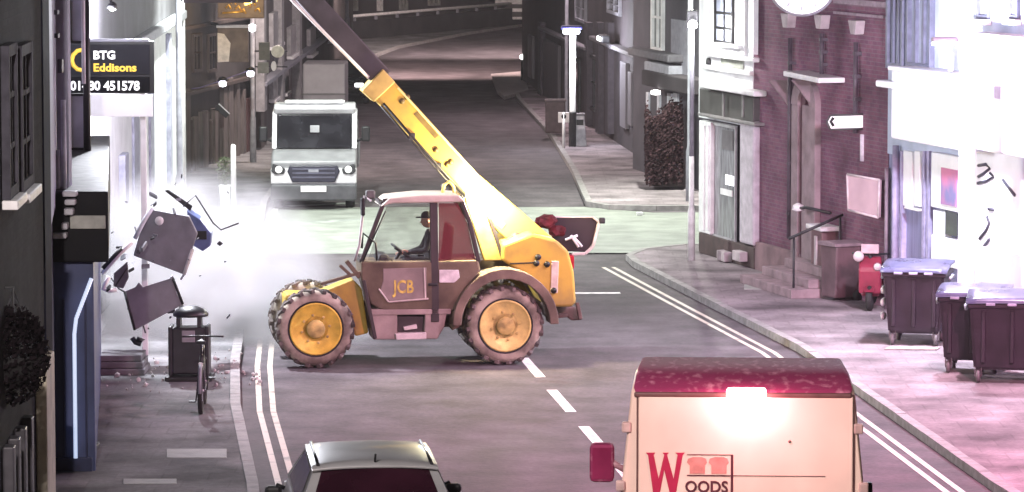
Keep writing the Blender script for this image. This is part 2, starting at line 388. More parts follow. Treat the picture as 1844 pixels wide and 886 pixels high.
fb(MB(), R, 1306, 316, 1322, 334, -.04, -.02).build('notice', emat('notice_glow', (.9, .9, 1), 1.2), h)  # paper notice given a glow of its own; no lamp behind it
fb(MB(), R, 1297, 341, 1318, 352, -.03, -.016).build('notice', WHITEP, h)
fb(MB(), R, 1300, 235, 1322, 270, -.03, -.016).build('blind', mat('blind', (.12, .11, .12), .7), h)
mb = MB(); fb(mb, R, 1258, 432, 1358, 470, -.08, .05, ch=.02); mb.build('plinth', mat('plinth_brown', (.07, .045, .045), .7, .4, 4, .2), h)
mb = MB(); 
for uu in (1290, 1318): fb(mb, R, uu, 452, uu + 14, 470, -.25, -.08, ch=.02)
mb.build('step', STONE, h)

# purple brick house
h = bld('brick_house', 'tall purple brick house with arched doorway, steps and three downpipes', 'house', R)
MB().box(xw1, xb1, .02, 8, 0, 9.5).build('wall', BRICKR, h)
mb = MB(); fb(mb, R, 1356, 446, 1440, 505, -.06, .03, ch=.01); mb.build('plinth', mat('stained_plinth', (.21, .13, .145), .85, .35, 2, .3), h)
dp = mat('downpipe_dark', (.07, .055, .07), .5, .4, 5)
for (u, va, vb, us, vs) in [(1424, 68, 430, 1414, 24), (1481, 60, 150, 1474, 26), (1542, 76, 240, 1536, 36)]:
    o_ = MB(); x0, zt = R.hit(u, va, -.06); zb = R.hit(u, vb, -.06)[1]; pipe(o_, x0, -.07, max(zb, .2), zt, .045)
    for k in range(4): 
        zz = max(zb, .2) + (zt - max(zb, .2)) * (k + .5) / 4; o_.box(x0 - .08, x0 + .08, -.1, .02, zz - .03, zz + .03)
    d = o_.build('downpipe', dp, h)
    x0, z0 = R.hit(us, vs, -.1); x1, z1 = R.hit(us + 6, vs + 26, -.1)
    MB().prism([(x0 - .12, z0), (x0 + .34, z0), (x0 + .26, z1), (x0 + .02, z1)], -.16, .02, ch=.015).build('hopper', STONE, h)
mb = MB(); fb(mb, R, 1500, 0, 1598, 10, -.07, .02); fb(mb, R, 1500, 24, 1590, 29, -.04, .02)
mb.build('string_course', mat('purple_stone', (.25, .19, .23), .8, .3), h)
# arched door surround, door, hood made white as if catching light
surr = mat('stone_surround', (.27, .2, .22), .85, .3, 3, .3)
mb = MB()
xa, za = R.hit(1446, 300, 0); x0 = xh(1432, 300); x1 = xh(1476, 300); zt = R.hit(1452, 190, 0)[1]
mb.box(x0, x0 + .38, -.09, .03, .45, zt, ch=.02); mb.box(x1 - .75, x1, -.1, .03, .45, zt + .02, ch=.02)
arc = []; cx = (x0 + x1) / 2; rx = (x1 - x0) / 2
for k in range(13):
    q = math.pi * k / 12; arc.append((cx + rx * math.cos(q), zt + .55 * math.sin(q)))
for k in range(13):
    q = math.pi * (12 - k) / 12; arc.append((cx + (rx - .36) * math.cos(q), zt + .3 * math.sin(q)))
mb.prism(arc, -.095, .03)
mb.build('door_surround', surr, h)
d = MB().box(x0 + .38, x1 - .75, -.03, .03, .45, zt + .28).build('door', mat('door_dark_red', (.09, .03, .045), .45, .3, 3), h)
mb = MB(); mb.box(x0 + .5, x1 - .9, -.05, -.03, .7, 1.3, ch=.01); mb.box(x0 + .5, x1 - .9, -.05, -.03, 1.45, 2.3, ch=.01); mb.build('door_panel', mat('door_dark_red', ()), d)
mb = MB(); xq0, zq0 = R.hit(1410, 137, -.5); xq1, zq1 = R.hit(1474, 150, -.5)
mb.prism([(xq0, zq0), (xq1, zq1), (xq1, zq1 + .1), (xq0, zq0 + .1)], -.5, .02, ch=.02); mb.build('door_hood', WHITEP, h)
mb = MB()
for uu in (1424, 1466): 
    x0_, z0_ = R.hit(uu, 165, 0); mb.prism([(-.45, z0_ + .22), (.02, z0_ + .22), (.02, z0_ - .35)], x0_ - .04, x0_ + .04, axis='x')
mb.build('hood_bracket', surr, h)
# railed steps: three treads
st = mat('step_stone', (.3, .22, .24), .85, .3, 4, .3)
xs0 = xh(1376, 480, -.9); xs1 = xh(1452, 480, -.9)
xs0, xs1 = R.hit(1368, 490, -.75)[0], R.hit(1462, 505, -.75)[0]
for k in range(3):
    MB().box(xs0 + .25 * k, xs1 - .08 * k, -1.15 + .36 * k, .0, .12 + .17 * k, .29 + .17 * k, ch=.015).build('step', st, h)
rb = MB()
for (yy, xx) in ((-1.0, xs1 - .3), (-.1, xs1 - .3)): rb.tube([(xx, yy, .2), (xx, yy, 1.25 + (.35 if yy > -.5 else 0))], .022, 6)
rb.tube([(xs1 - .3, -1.1, 1.2), (xs1 - .3, -.05, 1.62)], .028, 6); rb.build('handrail', DARKM, h)
x0, z0 = R.hit(1441, 375, -.3); mb = MB(); mb.tube([(x0 + .9, -.02, z0 - .02), (x0 + .3, -.3, z0 + .04), (x0, -.34, z0)], .03, 6); mb.build('lamp_arm', DARKM, h)
MB().lathe([(.02, .1), (.10, .06), (.12, -.03), (.03, -.06)], 12, M=Matrix.Translation((x0, -.34, z0))).build('lamp_cover', WHITEP, h)
# window on the brick front near the board
win(R, h, 1560, 60, 1590, 190, 1, 2, mat('purple_frame', (.2, .15, .2), .6), WGLASS, .02, .05, .08, STONE) if False else None
for (u0, v0, u1, v1) in [(1372, 40, 1388, 66), ]:
    pass

# bright white shop
xs2 = xh(1900, 300)
h = bld('white_shop', 'brightly lit white shop with deep fascia and tall bluish upstairs windows', 'shop', R)
SHW = mat('shop_white', (.78, .79, .82), .6, .1, 2, .05)
BLW = mat('blue_grey_wall', (.42, .47, .60), .75, .2, 1.5, .15)
SHB = mat('shop_blue_shade', (.2, .2, .33), .6, .3, 2, .1, stretch=(6, 6, .4))
MB().box(xb1 + .01, xs2 + 8, 0.0, 8, 2.9, 9.5).build('upper_wall', BLW, h)
MB().box(xb1 + .01, xs2 + 8, .03, 7.9, 0, 2.9).build('lower_wall', SHB, h)
mb = MB(); fb(mb, R, 1690, -30, 1742, 126, -.06, 0, ch=.01); mb.build('render_panel', mat('pale_blue_panel', (.5, .56, .68), .7, .2), h)
for (u0, u1) in ((1604, 1634), (1640, 1684)):
    win(R, h, u0, -40, u1, 124, 3, 1, mat('slate_frame', (.12, .13, .19), .5), PGLASS, 0, .1, .1, None, .09)
for (u0, u1) in ((1764, 1784), (1822, 1838)):
    win(R, h, u0, -40, u1, 34, 1, 1, mat('slate_frame', ()), PGLASS, 0, .06, .06, WHITEP)
mb = MB(); fb(mb, R, 1748, -40, 1900, 150, -.05, 0); mb.build('white_panel', SHW, h) if False else None
mb = MB(); fb(mb, R, 1604, 128, 1742, 262, -.55, 0, ch=.04); fb(mb, R, 1744, 70, 2000, 290, -.45, 0, ch=.04); fb(mb, R, 1576, 146, 1606, 158, -.7, 0, ch=.03); fb(mb, R, 1598, 128, 1745, 136, -.7, -.5, ch=.02)
mb.build('fascia', SHW, h)
fb(MB(), R, 1782, 158, 1842, 180, -.47, -.44).build('vent_panel', mat('vent_lilac', (.45, .42, .55), .6), h)
for (u0, u1, v0, v1) in ((1626, 1642, 272, 372), (1646, 1656, 272, 372)):
    fb(MB(), R, u0, v0, u1, v1, -.06, .03, ch=.01).build('shutter_panel', SHW, h)
fb(MB(), R, 1628, 374, 1652, 378, -.12, .03, ch=.01).build('sill', SHW, h)
mb = MB(); fb(mb, R, 1676, 278, 1726, 378, -.14, .03, ch=.02); fb(mb, R, 1680, 380, 1700, 428, -.12, .03, ch=.01); fb(mb, R, 1676, 428, 1728, 480, -.16, .03, ch=.02); mb.build('shopfront', SHW, h)
fb(MB(), R, 1694, 304, 1722, 370, -.165, -.14).build('poster', mat('poster_print', (.18, .17, .33), .5, .3, 1.3, col2=(.55, .18, .32), thr=(.45, .62)), h)
fb(MB(), R, 1702, 382, 1724, 424, -.14, -.1).build('door_glass', WGLASS, h)
mb = MB(); fb(mb, R, 1756, 290, 2000, 470, -.10, .03); mb.build('whitewashed_window', SHW, h)
mb = MB(); fb(mb, R, 1756, 470, 2000, 560, -.14, .03); mb.build('stall_riser', SHW, h)
# dark outline drawing on the whitewashed window (plain strokes)
mb = MB()
for pts in ([(1762, 298), (1775, 296), (1783, 303), (1772, 312), (1762, 318)], [(1783, 312), (1790, 318), (1776, 326), (1761, 330)], [(1780, 376), (1790, 378)], [(1778, 390), (1782, 402), (1776, 415), (1764, 430)], [(1782, 430), (1772, 444)], [(1762, 490), (1762, 508)], [(1792, 490), (1788, 504)], [(1806, 324), (1828, 352)]):
    P = [R.hit(u, v, -.11) for u, v in pts]; mb.tube([(a, -.11, b) for a, b in P], .028, 6)
mb.build('window_drawing', mat('drawing_ink', (.05, .05, .07), .6), h)
for (u, y) in ((1608, -.12),):
    o_ = MB(); x0, zt = R.hit(1613, 262, -.1); pipe(o_, x0, -.1, .1, zt, .06); o_.build('downpipe', mat('downpipe_lilac', (.3, .27, .4), .5), h)
mb = MB()
for u in (1612, 1620, 1660, 1668): fb(mb, R, u, 272, u + 4, 470, -.06, .03)
mb.build('mullion', mat('mullion_lilac', (.36, .33, .5), .6), h)
x0, z0 = R.hit(1714, 128, -.6); MB().lathe([(.0, .0), (.05, .0), (.05, .28), (.03, .32), (0, .34)], 10, M=Matrix.Translation((x0, -.62, z0))).build('alarm_box', GREYP, h)

# white column by the shop front
cp = Vector((R.world(R.hit(1741, 400, -1.0)[0], -1.0).x, R.world(R.hit(1741, 400, -1.0)[0], -1.0).y, .12))
t = thing('lamp_column', 'thick white lamp column standing before the bright shop behind the bins', 'lamp post', cp)
MB().lathe([(.17, 0), (.17, .25), (.14, .3), (.135, 4.6), (.1, 4.7)], 16).build('column', WHITEP, t)
mb = MB(); mb.tube([(0, 0, 4.6), (0, 0, 4.95), (-.25, -.15, 5.05)], .05, 8); mb.build('arm', WHITEP, t)
MB().box(-.62, -.2, -.27, -.05, 5.02, 5.12, ch=.03).build('lamp_head', GREYP, t)
MB().box(-.6, -.24, -.25, -.07, 4.99, 5.018).build('lens', emat('shop_lamp', (.85, .9, 1), 120), t)

# round clock hanging over the brick house
cY = 68.0; c = at(1445, -34, cY); t = thing('clock', 'big round white clock dial hanging high over the brick house', 'clock', c)
rr = 62 * cY / 7000
t.rotation_euler = (0, 0, math.radians(-8))
MB().lathe([(0, -.09), (rr * 1.0, -.09), (rr * 1.03, -.05), (rr * 1.03, .05), (rr * 1.0, .09), (0, .09)], 40, M=Matrix.Rotation(RX, 4, 'X')).build('case', mat('clock_case', (.15, .14, .16), .4), t)
MB().lathe([(0, 0), (rr * .95, 0), (rr * .95, .02), (0, .02)], 40, M=Matrix.Translation((0, -.092, 0)) @ Matrix.Rotation(RX, 4, 'X')).build('dial', emat('dial_glow', (.97, .97, 1), .75), t)  # white dial with a low emission of its own
mb = MB()
for k in range(12):
    q = k * math.pi / 6; mb.box(-.018, .018, -.122, -.113, rr * .72, rr * .84, M=Matrix.Rotation(q, 4, 'Y'))
mb.build('hour_mark', mat('mark_grey', (.3, .3, .33), .6), t)
mb = MB(); mb.box(-.022, .022, -.128, -.122, -.08, rr * .6, M=Matrix.Rotation(2.1, 4, 'Y')); mb.box(-.03, .03, -.134, -.129, -.08, rr * .45, M=Matrix.Rotation(.6, 4, 'Y')); mb.build('hand', BLACK, t)
mb = MB(); mb.tube([(0, 0, rr * 1.02), (0, 0, rr + .5)], .04, 8); mb.tube([(0, 0, rr + .4), (2.3, .6, rr + .4)], .04, 8); mb.build('bracket', DARKM, t)

# ------------------------------------------------------------------ RIGHT, beyond the side road
G1 = frame2(gp(940, 150), gp(1165, 300))
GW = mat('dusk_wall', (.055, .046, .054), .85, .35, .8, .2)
h = bld('terrace_house', 'long dark terrace front with tall pale doorways behind the lit lamp post', 'house', G1)
gx = lambda u, v: G1.hit(u, v, 0)[0]
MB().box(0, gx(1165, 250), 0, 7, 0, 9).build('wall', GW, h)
gp_ = mat('pale_door', (.15, .14, .16), .6, .3, 3, .1, stretch=(5, 5, .4))
for (u0, v0, u1, v1) in [(978, 76, 1004, 180), (1116, 112, 1126, 230), (1130, 130, 1136, 226), (1143, 120, 1150, 226), (950, 64, 957, 140)]:
    fb(MB(), G1, u0, v0, u1, v1, -.12, 0, ch=.02).build('door', gp_, h)
mb = MB()
for u in (968, 1012, 1052, 1072, 1090, 1140, 1158): fb(mb, G1, u, 40, u + 5, 240, -.18, 0)
mb.build('pilaster', mat('pilaster_dim', (.07, .06, .075), .8), h)
win(G1, h, 1040, -10, 1058, 40, 2, 2, GREYP, WGLASS, 0, .1, .1); win(G1, h, 1098, -10, 1120, 26, 2, 2, GREYP, WGLASS, 0, .1, .1)
win(G1, h, 1062, 100, 1085, 200, 2, 2, DARKM, WGLASS, 0, .1, .1); win(G1, h, 1018, 100, 1046, 200, 2, 1, DARKM, WGLASS, 0, .1, .1)
mb = MB(); fb(mb, G1, 1060, 86, 1165, 94, -.3, 0, ch=.03); fb(mb, G1, 968, 66, 1050, 72, -.25, 0, ch=.03); mb.build('cornice', mat('cornice_dim', (.16, .15, .17), .8), h)
x0, z0 = G1.hit(1083, 70, -.5); l_ = MB(); l_.box(x0 - .6, x0 + .6, -.56, -.3, z0 - .1, z0 + .12, ch=.04); l_.build('wall_lamp', DARKM, h)
MB().box(x0 - .45, x0 + .45, -.585, -.562, z0 - .05, z0 + .07).build('lamp_lens', emat('wall_lamp_lit', (1, 1, 1), 10), h)
# porch house behind the hedge
G2 = frame2(gp(1158, 318), gp(1262, 352))
h = bld('porch_house', 'grey house with white upstairs window and pale porch above the hedge', 'house', G2)
MB().box(-1.2, G2.hit(1266, 300, 0)[0] + 3, 0, 6, 0, 9).build('wall', mat('grey_house_wall', (.085, .078, .095), .85, .3, .9, .2), h)
win(G2, h, 1178, -30, 1198, 92, 2, 2, WHITEP, WGLASS, 0, .1, .1, None, .06)
fb(MB(), G2, 1208, 36, 1238, 136, -.1, 0).build('side_panel', mat('grey_panel', (.3, .29, .34), .7, .2), h)
mb = MB(); fb(mb, G2, 1130, 92, 1202, 106, -.5, 0, ch=.04); mb.build('cornice', mat('cornice_dim', ()), h)
fb(MB(), G2, 1160, 114, 1204, 134, -.45, 0, ch=.03).build('porch_fascia', mat('porch_pale', (.42, .41, .47), .7, .2), h)
fb(MB(), G2, 1155, 134, 1240, 162, -.55, 0, ch=.03).build('porch_beam', GW, h)
for (u0, u1, v0, v1) in [(1163, 1167, 166, 210), (1183, 1187, 166, 205), (1201, 1208, 168, 205), (1212, 1219, 168, 205)]:
    fb(MB(), G2, u0, v0, u1, v1, -.06, 0).build('glazing_strip', mat('strip_pale', (.6, .6, .66), .5), h)
x0, z0 = G2.hit(1196, 166, -.4); MB().lathe([(0, -.07), (.12, -.05), (.12, .04), (0, .07)], 12, M=Matrix.Translation((x0, -.62, z0))).build('porch_lamp', emat('porch_lamp_lit', (1, .98, .95), 7), h)
# low dark wall between house and street
# hedge
hb = gp(1164, 352); hd = gp(1230, 352)
t = thing('hedge', 'dark clipped hedge in front of the grey porch house', 'hedge', ((hb.x + hd.x) / 2, hb.y + .6, .12))
wdt = hd.x - hb.x
LEAF = mat('hedge_leaf', (.045, .024, .028), .85, .4, 2, spec=.1)
mb = MB()
for k in range(5200):
    x = random.uniform(-wdt/2, wdt/2); yv = random.uniform(-.55, .9); top = 1.62 + .42 * (x / wdt + .5) + .10 * math.sin(9 * x) + .07 * math.sin(23 * x + 5 * yv) + random.gauss(0, .09)
    z = random.uniform(0.03, 1) ** .7 * top
    side = random.random()
    if side < .5: yv = -.55 + abs(random.gauss(0, .07))
    elif side < .7: z = top - abs(random.gauss(0, .06))
    elif side < .8: x = -wdt/2 + abs(random.gauss(0, .05))
    n = Vector((random.gauss(0, 1), random.gauss(-.5, 1), random.gauss(.3, 1))).normalized(); a = n.orthogonal().normalized(); b = n.cross(a); s = random.uniform(.03, .06)
    p = Vector((x, yv, z)); mb.add([p - a*s, p + b*s*.6, p + a*s, p - b*s*.6], [(0, 1, 2, 3)])
mb.build('foliage', LEAF, t)
MB().box(-wdt/2 + .12, wdt/2 - .12, -.4, .8, .1, 1.4).build('branches', mat('hedge_core', (.02, .014, .014), .9), t)
# ------------------------------------------------------------------ LEFT: near brick house, blue shop, bank
V = Vector
A = frame2(V((-5.10, 35.0, 0)), V((-5.54, 46.5, 0)))
h = bld('near_brick_house', 'dark brick house at the left edge with tall windows and white sills', 'house', A)
AL = A.hit(88, 300, 0)[0]
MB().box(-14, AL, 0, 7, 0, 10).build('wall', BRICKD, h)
MB().box(AL - .9, AL + .02, -.02, .5, 0, 10).build('corner_pier', mat('pier_dark', (.014, .014, .024), .85, .4, 2, .2, spec=.05), h)
for (u0, u1, v1) in ((2, 18, 362), (26, 46, 350)):
    xa, xb = A.hit(u0, 220, 0)[0], A.hit(u1, 220, 0)[0]; zt = A.hit(u0, 82, 0)[1]; zb = A.hit(u0, v1, 0)[1]
    win_m(h, xa, xb, zb, zt, 2, 3, mat('window_dim', (.06, .058, .072), .8, .3, spec=.1), WGLASS, 0, .09, .12, WHITEP, .06)
mb = MB(); 
for u in (4, 14, 26, 38): xx = A.hit(u, 800, 0)[0]; mb.box(xx, xx + .25, -.12, 0, 0, 1.9, ch=.02)
mb.build('door_rib', mat('door_rib', (.05, .047, .056), .5, .4), h)
xx = A.hit(64, 700, 0)[0]; xy = A.hit(80, 700, 0)[0]
MB().box(xx, xy - .1, -.13, 0, .35, A.hit(72, 640, 0)[1], ch=.02).build('door_frame', CREAM, h)
c = at(26, 650, 40.5); t = thing('hanging_basket', 'dark round hanging basket on the near brick house', 'hanging basket', c)
mb = MB(); mb.lathe([(0, -.30), (.14, -.27), (.26, -.15), (.31, 0), (.31, .06), (.25, .06), (0, .03)], 20); mb.build('basket', mat('basket_black', (.012, .011, .012), .8, .5, 20, .4), t)
mb = MB()
for k in range(2600):
    d = V((random.gauss(0, 1), random.gauss(0, 1), random.gauss(.2, .8))).normalized() * random.uniform(.26, .37); d = V((d.x, d.y, d.z * 1.7 + .05)); n = V((random.gauss(0, 1), random.gauss(0, 1), random.gauss(0, 1))).normalized(); a = n.orthogonal().normalized(); b = n.cross(a); s = random.uniform(.02, .045); d.z = d.z * .85 + .02
    mb.add([d - a*s, d + b*s*.6, d + a*s, d - b*s*.6], [(0, 1, 2, 3)])
mb.build('foliage', mat('basket_leaf', (.012, .009, .011), .9, .5, 9, spec=.03), t)
mb = MB(); mb.tube([(-.6, 0, .75), (0, 0, .78), (0, 0, .1)], .015, 6); mb.tube([(0, 0, .75), (.26, 0, .06)], .008, 4); mb.tube([(0, 0, .75), (-.26, 0, .06)], .008, 4); mb.build('bracket', DARKM, t)

B = frame2(V((-5.545, 46.55, 0)), V((-6.97, 61, 0)))
h = bld('blue_shop', 'grey rendered house over a blue shopfront with lit blue edge strip', 'shop', B)
BL = 14.4
MB().box(0, BL, 0, 6, 3.6, 10).build('upper_wall', mat('grey_lilac_render', (.33, .33, .42), .8, .25, 1, .2), h)
MB().box(0, BL, .04, 5.9, 0, 3.6).build('lower_wall', mat('lower_wall_dark', (.05, .05, .07), .8), h)  # lower storey in a darker tone
BWIN = mat('white_sash', (.62, .62, .68), .5, .2)
for (u0, u1, v0, v1) in [(126, 132, -30, 150), (126, 133, 166, 268), (126, 134, 280, 340), (148, 153, -30, 340)]:
    pass
# upper bay facing the street end-on: black framed casements
for (v0, v1) in ((-40, 78), (168, 270), (276, 342)):
    p0, p1 = at(124, v0, 57.6), at(156, v1, 57.6)
    F = Frame((p0.x, 57.6), 0.0)
    o = win_m(None, 0, p1.x - p0.x, p1.z, p0.z, 1, 1, BLACK, mat('bay_panel', (.66, .66, .72), .5, .25, 2), 0, .09, .035, None)
    o.parent = h; q = (Matrix.Translation((B.o.x, B.o.y, 0)) @ rotz(B.a)).inverted() @ Matrix.Translation((p0.x, 57.6, 0)); o.matrix_local = q
p0, p1 = at(90, 470, 50.0), at(165, 886, 50.0)
Q = (Matrix.Translation((B.o.x, B.o.y, 0)) @ rotz(B.a)).inverted()
def place(o, x, y, z=0, rz=0): o.matrix_local = Q @ Matrix.Translation((x, y, z)) @ rotz(rz)
ztop = p0.z
bd = math.atan2(11, -1.19) - math.pi / 2
# blue projecting shopfront in real depth along the street
mb = MB(); mb.prism([(p0.x, 50), (-5.41, 50), (-6.48, 60.9), (-7.2, 60.9)], .0, ztop, axis='z', ch=.02); o = mb.build('shopfront', BLUEP, h); place(o, 0, 0)
zs = at(150, 600, 50).z
mb = MB(); mb.tube([(-5.655, 49.9, .3), (-5.655, 49.9, zs), (-5.63, 49.9, zs + .2), (-5.43, 49.94, ztop - .22)], .026, 8); o = mb.build('lit_edge_strip', emat('blue_strip', (.55, .70, 1.0), .75), h); place(o, 0, 0)
mb = MB()
for xx in (-5.80, -5.52): mb.box(xx - .012, xx + .012, 49.95, 50, .2, ztop - .5)
mb.box(p0.x + .02, -5.45, 49.94, 50.0, .0, .3, ch=.01); o = mb.build('shopfront_rib', mat('blue_dark', (.02, .025, .07), .4), h); place(o, 0, 0)
f0, f1 = at(94, 345, 49.8), at(196, 470, 49.8)
mb = MB(); mb.prism([(f0.x, 49.8), (f1.x, 49.8), (-6.3, 60.8), (-7.2, 60.8)], ztop + .003, f0.z, axis='z', ch=.02); o = mb.build('fascia', mat('fascia_black', (.006, .006, .009), .6, spec=.2), h); place(o, 0, 0)
s0, s1 = at(126, 388, 49.78), at(190, 412, 49.78)
o = MB().box(s0.x, s1.x, 49.765, 49.8, s1.z, s0.z, ch=.01).build('fascia_sign', mat('sign_offwhite', (.45, .46, .42), .5), h); place(o, 0, 0)
mb = MB()
for (u0, v0, u1, v1) in [(114, 343, 140, 353), (118, 358, 138, 368), (117, 374, 134, 386), (96, 418, 122, 428), (112, 400, 124, 412)]:
    a, b = at(u0, v0, 49.75), at(u1, v1, 49.75); mb.box(a.x, b.x, 49.6, 49.8, b.z, a.z, ch=.02)
o = mb.build('corbel', mat('corbel_pale', (.6, .6, .64), .6), h); place(o, 0, 0)
mb = MB()
for (u, v0, v1, r) in [(94, -30, 420, .035), (104, 270, 405, .03), (114, 180, 400, .035)]:
    a, b = at(u, v0, 50.3), at(u, v1, 50.3); mb.tube([(a.x, 50.3, b.z), (a.x, 50.3, a.z)], r, 8)
o = mb.build('downpipe', mat('pipe_lilac', (.5, .5, .6), .5), h); place(o, 0, 0)
for (u, v) in ((109, 110), (101, 22), (102, 64)):
    a = at(u, v, 50.2); o = MB().box(a.x - .03, a.x + .03, 50.1, 50.3, a.z - (.15 if v == 110 else .03), a.z + .03, ch=.01).build('pipe_bracket', mat('pipe_bracket', (.06, .06, .09), .5), h); place(o, 0, 0)
# projecting wall face behind those pipes
w0, w1 = at(86, -40, 50.6), at(125, 345, 50.6)
o = MB().box(w0.x, w1.x, 50.6, 50.9, 3.62, 10).build('wall_return', mat('grey_lilac_render', ()), h); place(o, 0, 0)
# black and white drainpipe in front of the board
mb = MB(); a, b = at(153, -40, 57.4), at(158, 345, 57.4); mb.tube([(b.x, 57.4, b.z), (b.x, 57.4, a.z)], .055, 10); o = mb.build('drainpipe', BLACK, h); place(o, 0, 0)
mb = MB(); mb.tube([(b.x - .035, 57.34, b.z + 1.6), (b.x - .035, 57.34, a.z)], .03, 8); o = mb.build('cable', WHITEP, h); place(o, 0, 0)
# left things at the foot of the blue shopfront
c = gp(168, 812, .12); t = thing('doorstep_block', 'low dark scraper block at the foot of the blue shopfront', 'step', (c.x - .05, c.y, .12))
MB().box(-.14, .1, -.4, .4, 0, .07, ch=.01).build('tread', DARKM, t); MB().box(-.1, .06, -.3, .3, .07, .1, ch=.01).build('grating', GREYP, t)

# bank
K = frame2(gp(163, 642), gp(325, 385))
KL = K.hit(325, 300, 0)[0]
h = bld('bank_front', 'long white rendered bank front filled with dust behind the sale board', 'bank', K)
MB().box(.05, KL, 0, 6, 0, 4.6).build('wall', WRENDER, h)
MB().box(.05, KL, .01, 6, 4.6, 10).build('upper_wall', mat('grey_upper_wall', (.10, .097, .107), .8, .35, .9, .2), h)
mb = MB()
for (u0, u1, v0, v1, o_) in [(238, 250, 210, 352, .05), (214, 222, 280, 372, .12), (268, 276, 90, 352, .05), (300, 304, 60, 345, .1)]:
    xa, xb = K.hit(u0, 300, 0)[0], K.hit(u1, 300, 0)[0]; mb.box(xa, xa + (xb - xa) * .8, -o_, 0, .2, K.hit(u0, v0, 0)[1], ch=.01)
mb.build('pilaster', mat('pilaster_lilac', (.33, .33, .42), .7, .3), h)
x0 = K.hit(322, 300, 0)[0]; mb = MB(); mb.tube([(x0, -.1, .2), (x0, -.1, 9)], .07, 8); mb.build('downpipe', WHITEP, h)
mb = MB(); xq = K.hit(190, 300, 0)[0]; mb.box(.5, KL, -.18, 0, 4.55, 4.75, ch=.03); mb.build('string_course', mat('course_grey', (.4, .4, .44), .7), h)
# ragged hole where the cash machine was: dark reveal, broken board edges
xh0, xh1 = 1.0, 4.2
mb = MB(); mb.prism([(xh0, .5), (xh1, .4), (xh1 + .3, 1.3), (xh1 - .1, 2.4), (xh0 + 1.3, 2.7), (xh0 - .2, 2.2), (xh0 + .2, 1.4)], -.03, -.004); mb.build('torn_opening', mat('hole_dark', (.08, .08, .09), .9, .4, 3, .3), h)
c = at(176, 282, 62.6)
t = thing('wall_bracket', 'dark twisted alarm bracket on the white bank wall beneath the sale board', 'bracket', c)
mb = MB()
for (u0, v0, u1, v1, r) in [(166, 262, 178, 290, .05), (176, 268, 192, 268, .045), (172, 286, 196, 296, .06), (168, 256, 172, 264, .03), (178, 300, 190, 308, .045)]:
    a, b = at(u0, v0, 62.6) - c, at(u1, v1, 62.6) - c; mb.tube([a, b], r, 6)
mb.tube([(0, 0, 0), (-.35, .1, 0)], .03, 6)
mb.build('arm', DARKM, t); MB().box(-.03, .14, -.06, .06, -.02, .12, ch=.02).build('box', BLACK, t)
# lamp arm on the bank's corner
c = at(196, 10, 60.6); t = thing('wall_lamp', 'black lamp arm reaching out above the sale board', 'lamp', c)
MB().tube([(-.5, .6, .1), (-.3, .1, .16), (0, 0, .12), (.06, -.02, .03)], .025, 8).build('arm', DARKM, t)
MB().lathe([(.02, .06), (.07, .02), (.085, -.04), (.05, -.05)], 12, M=Matrix.Translation((.06, -.02, 0))).build('hood', DARKM, t)
MB().lathe([(0, -.052), (.05, -.052), (.05, -.07), (0, -.085)], 10, M=Matrix.Translation((.06, -.02, 0))).build('bulb', emat('bulb_lit', (1, 1, 1), 8), t)

# sale board on a post
a, b = at(126, 76, 62.3), at(275, 210, 62.3); pb = at(258, 300, 62.3)
t = thing('estate_agent_board', 'black and white estate agent board on a white post by the bank', 'sign', (pb.x, 62.3, .12))
def L_(u, v): q = at(u, v, 62.3); return (q.x - pb.x, q.z - .12)
def pan(name, u0, v0, u1, v1, m, y0=-.03, y1=0.0, ch=.006):
    (xa, za), (xb, zb) = L_(u0, v0), L_(u1, v1); return MB().box(xa, xb, y0, y1, zb, za, ch=ch).build(name, m, t)
pan('frame_board', 123, 74, 278, 168, BLACK, -.012, .03)
pan('name_panel', 126, 80, 270, 134, mat('board_dark', (.02, .02, .025), .8, .3, 2, spec=.1), -.03, -.014)
pan('number_panel', 126, 138, 270, 166, mat('board_black', (.006, .006, .008), .8, spec=.1), -.032, -.014)
pan('status_panel', 128, 170, 275, 210, mat('board_white', (.92, .93, .95), .5, .05, 2), -.03, .02)
pan('top_trim', 160, 70, 268, 75, GREYP, -.02, .03)
MB().box(-.045, .045, .03, .12, 0, L_(258, 74)[1], ch=.008).build('post', WHITEP, t)
(xa, za) = L_(168, 106); text('BTG', .185, emat('text_white', (1, 1, 1), .8), t, (xa, -.032, za), (RX, 0, 0), off=.006, sx=1.02)
(xa, za) = L_(168, 128); text('Eddisons', .175, mat('text_yellow', (.85, .56, .06), .6, .1, emit=((1, .62, .08), .35)), t, (xa, -.032, za), (RX, 0, 0), off=.006, sx=1.12)
(xa, za) = L_(127, 162); text('01480 451578', .205, MC['text_white'], t, (xa, -.034, za), (RX, 0, 0), off=.006, sx=.94)
mb = MB(); (cx, cz) = L_(148, 108); pts = []
for k in range(9): q = math.radians(55 + 250 * k / 8); pts.append((cx + .16 * math.cos(q), -.034, cz + .165 * math.sin(q)))
mb.tube(pts, .035, 6); mb.build('emblem', MC['text_yellow'], t)

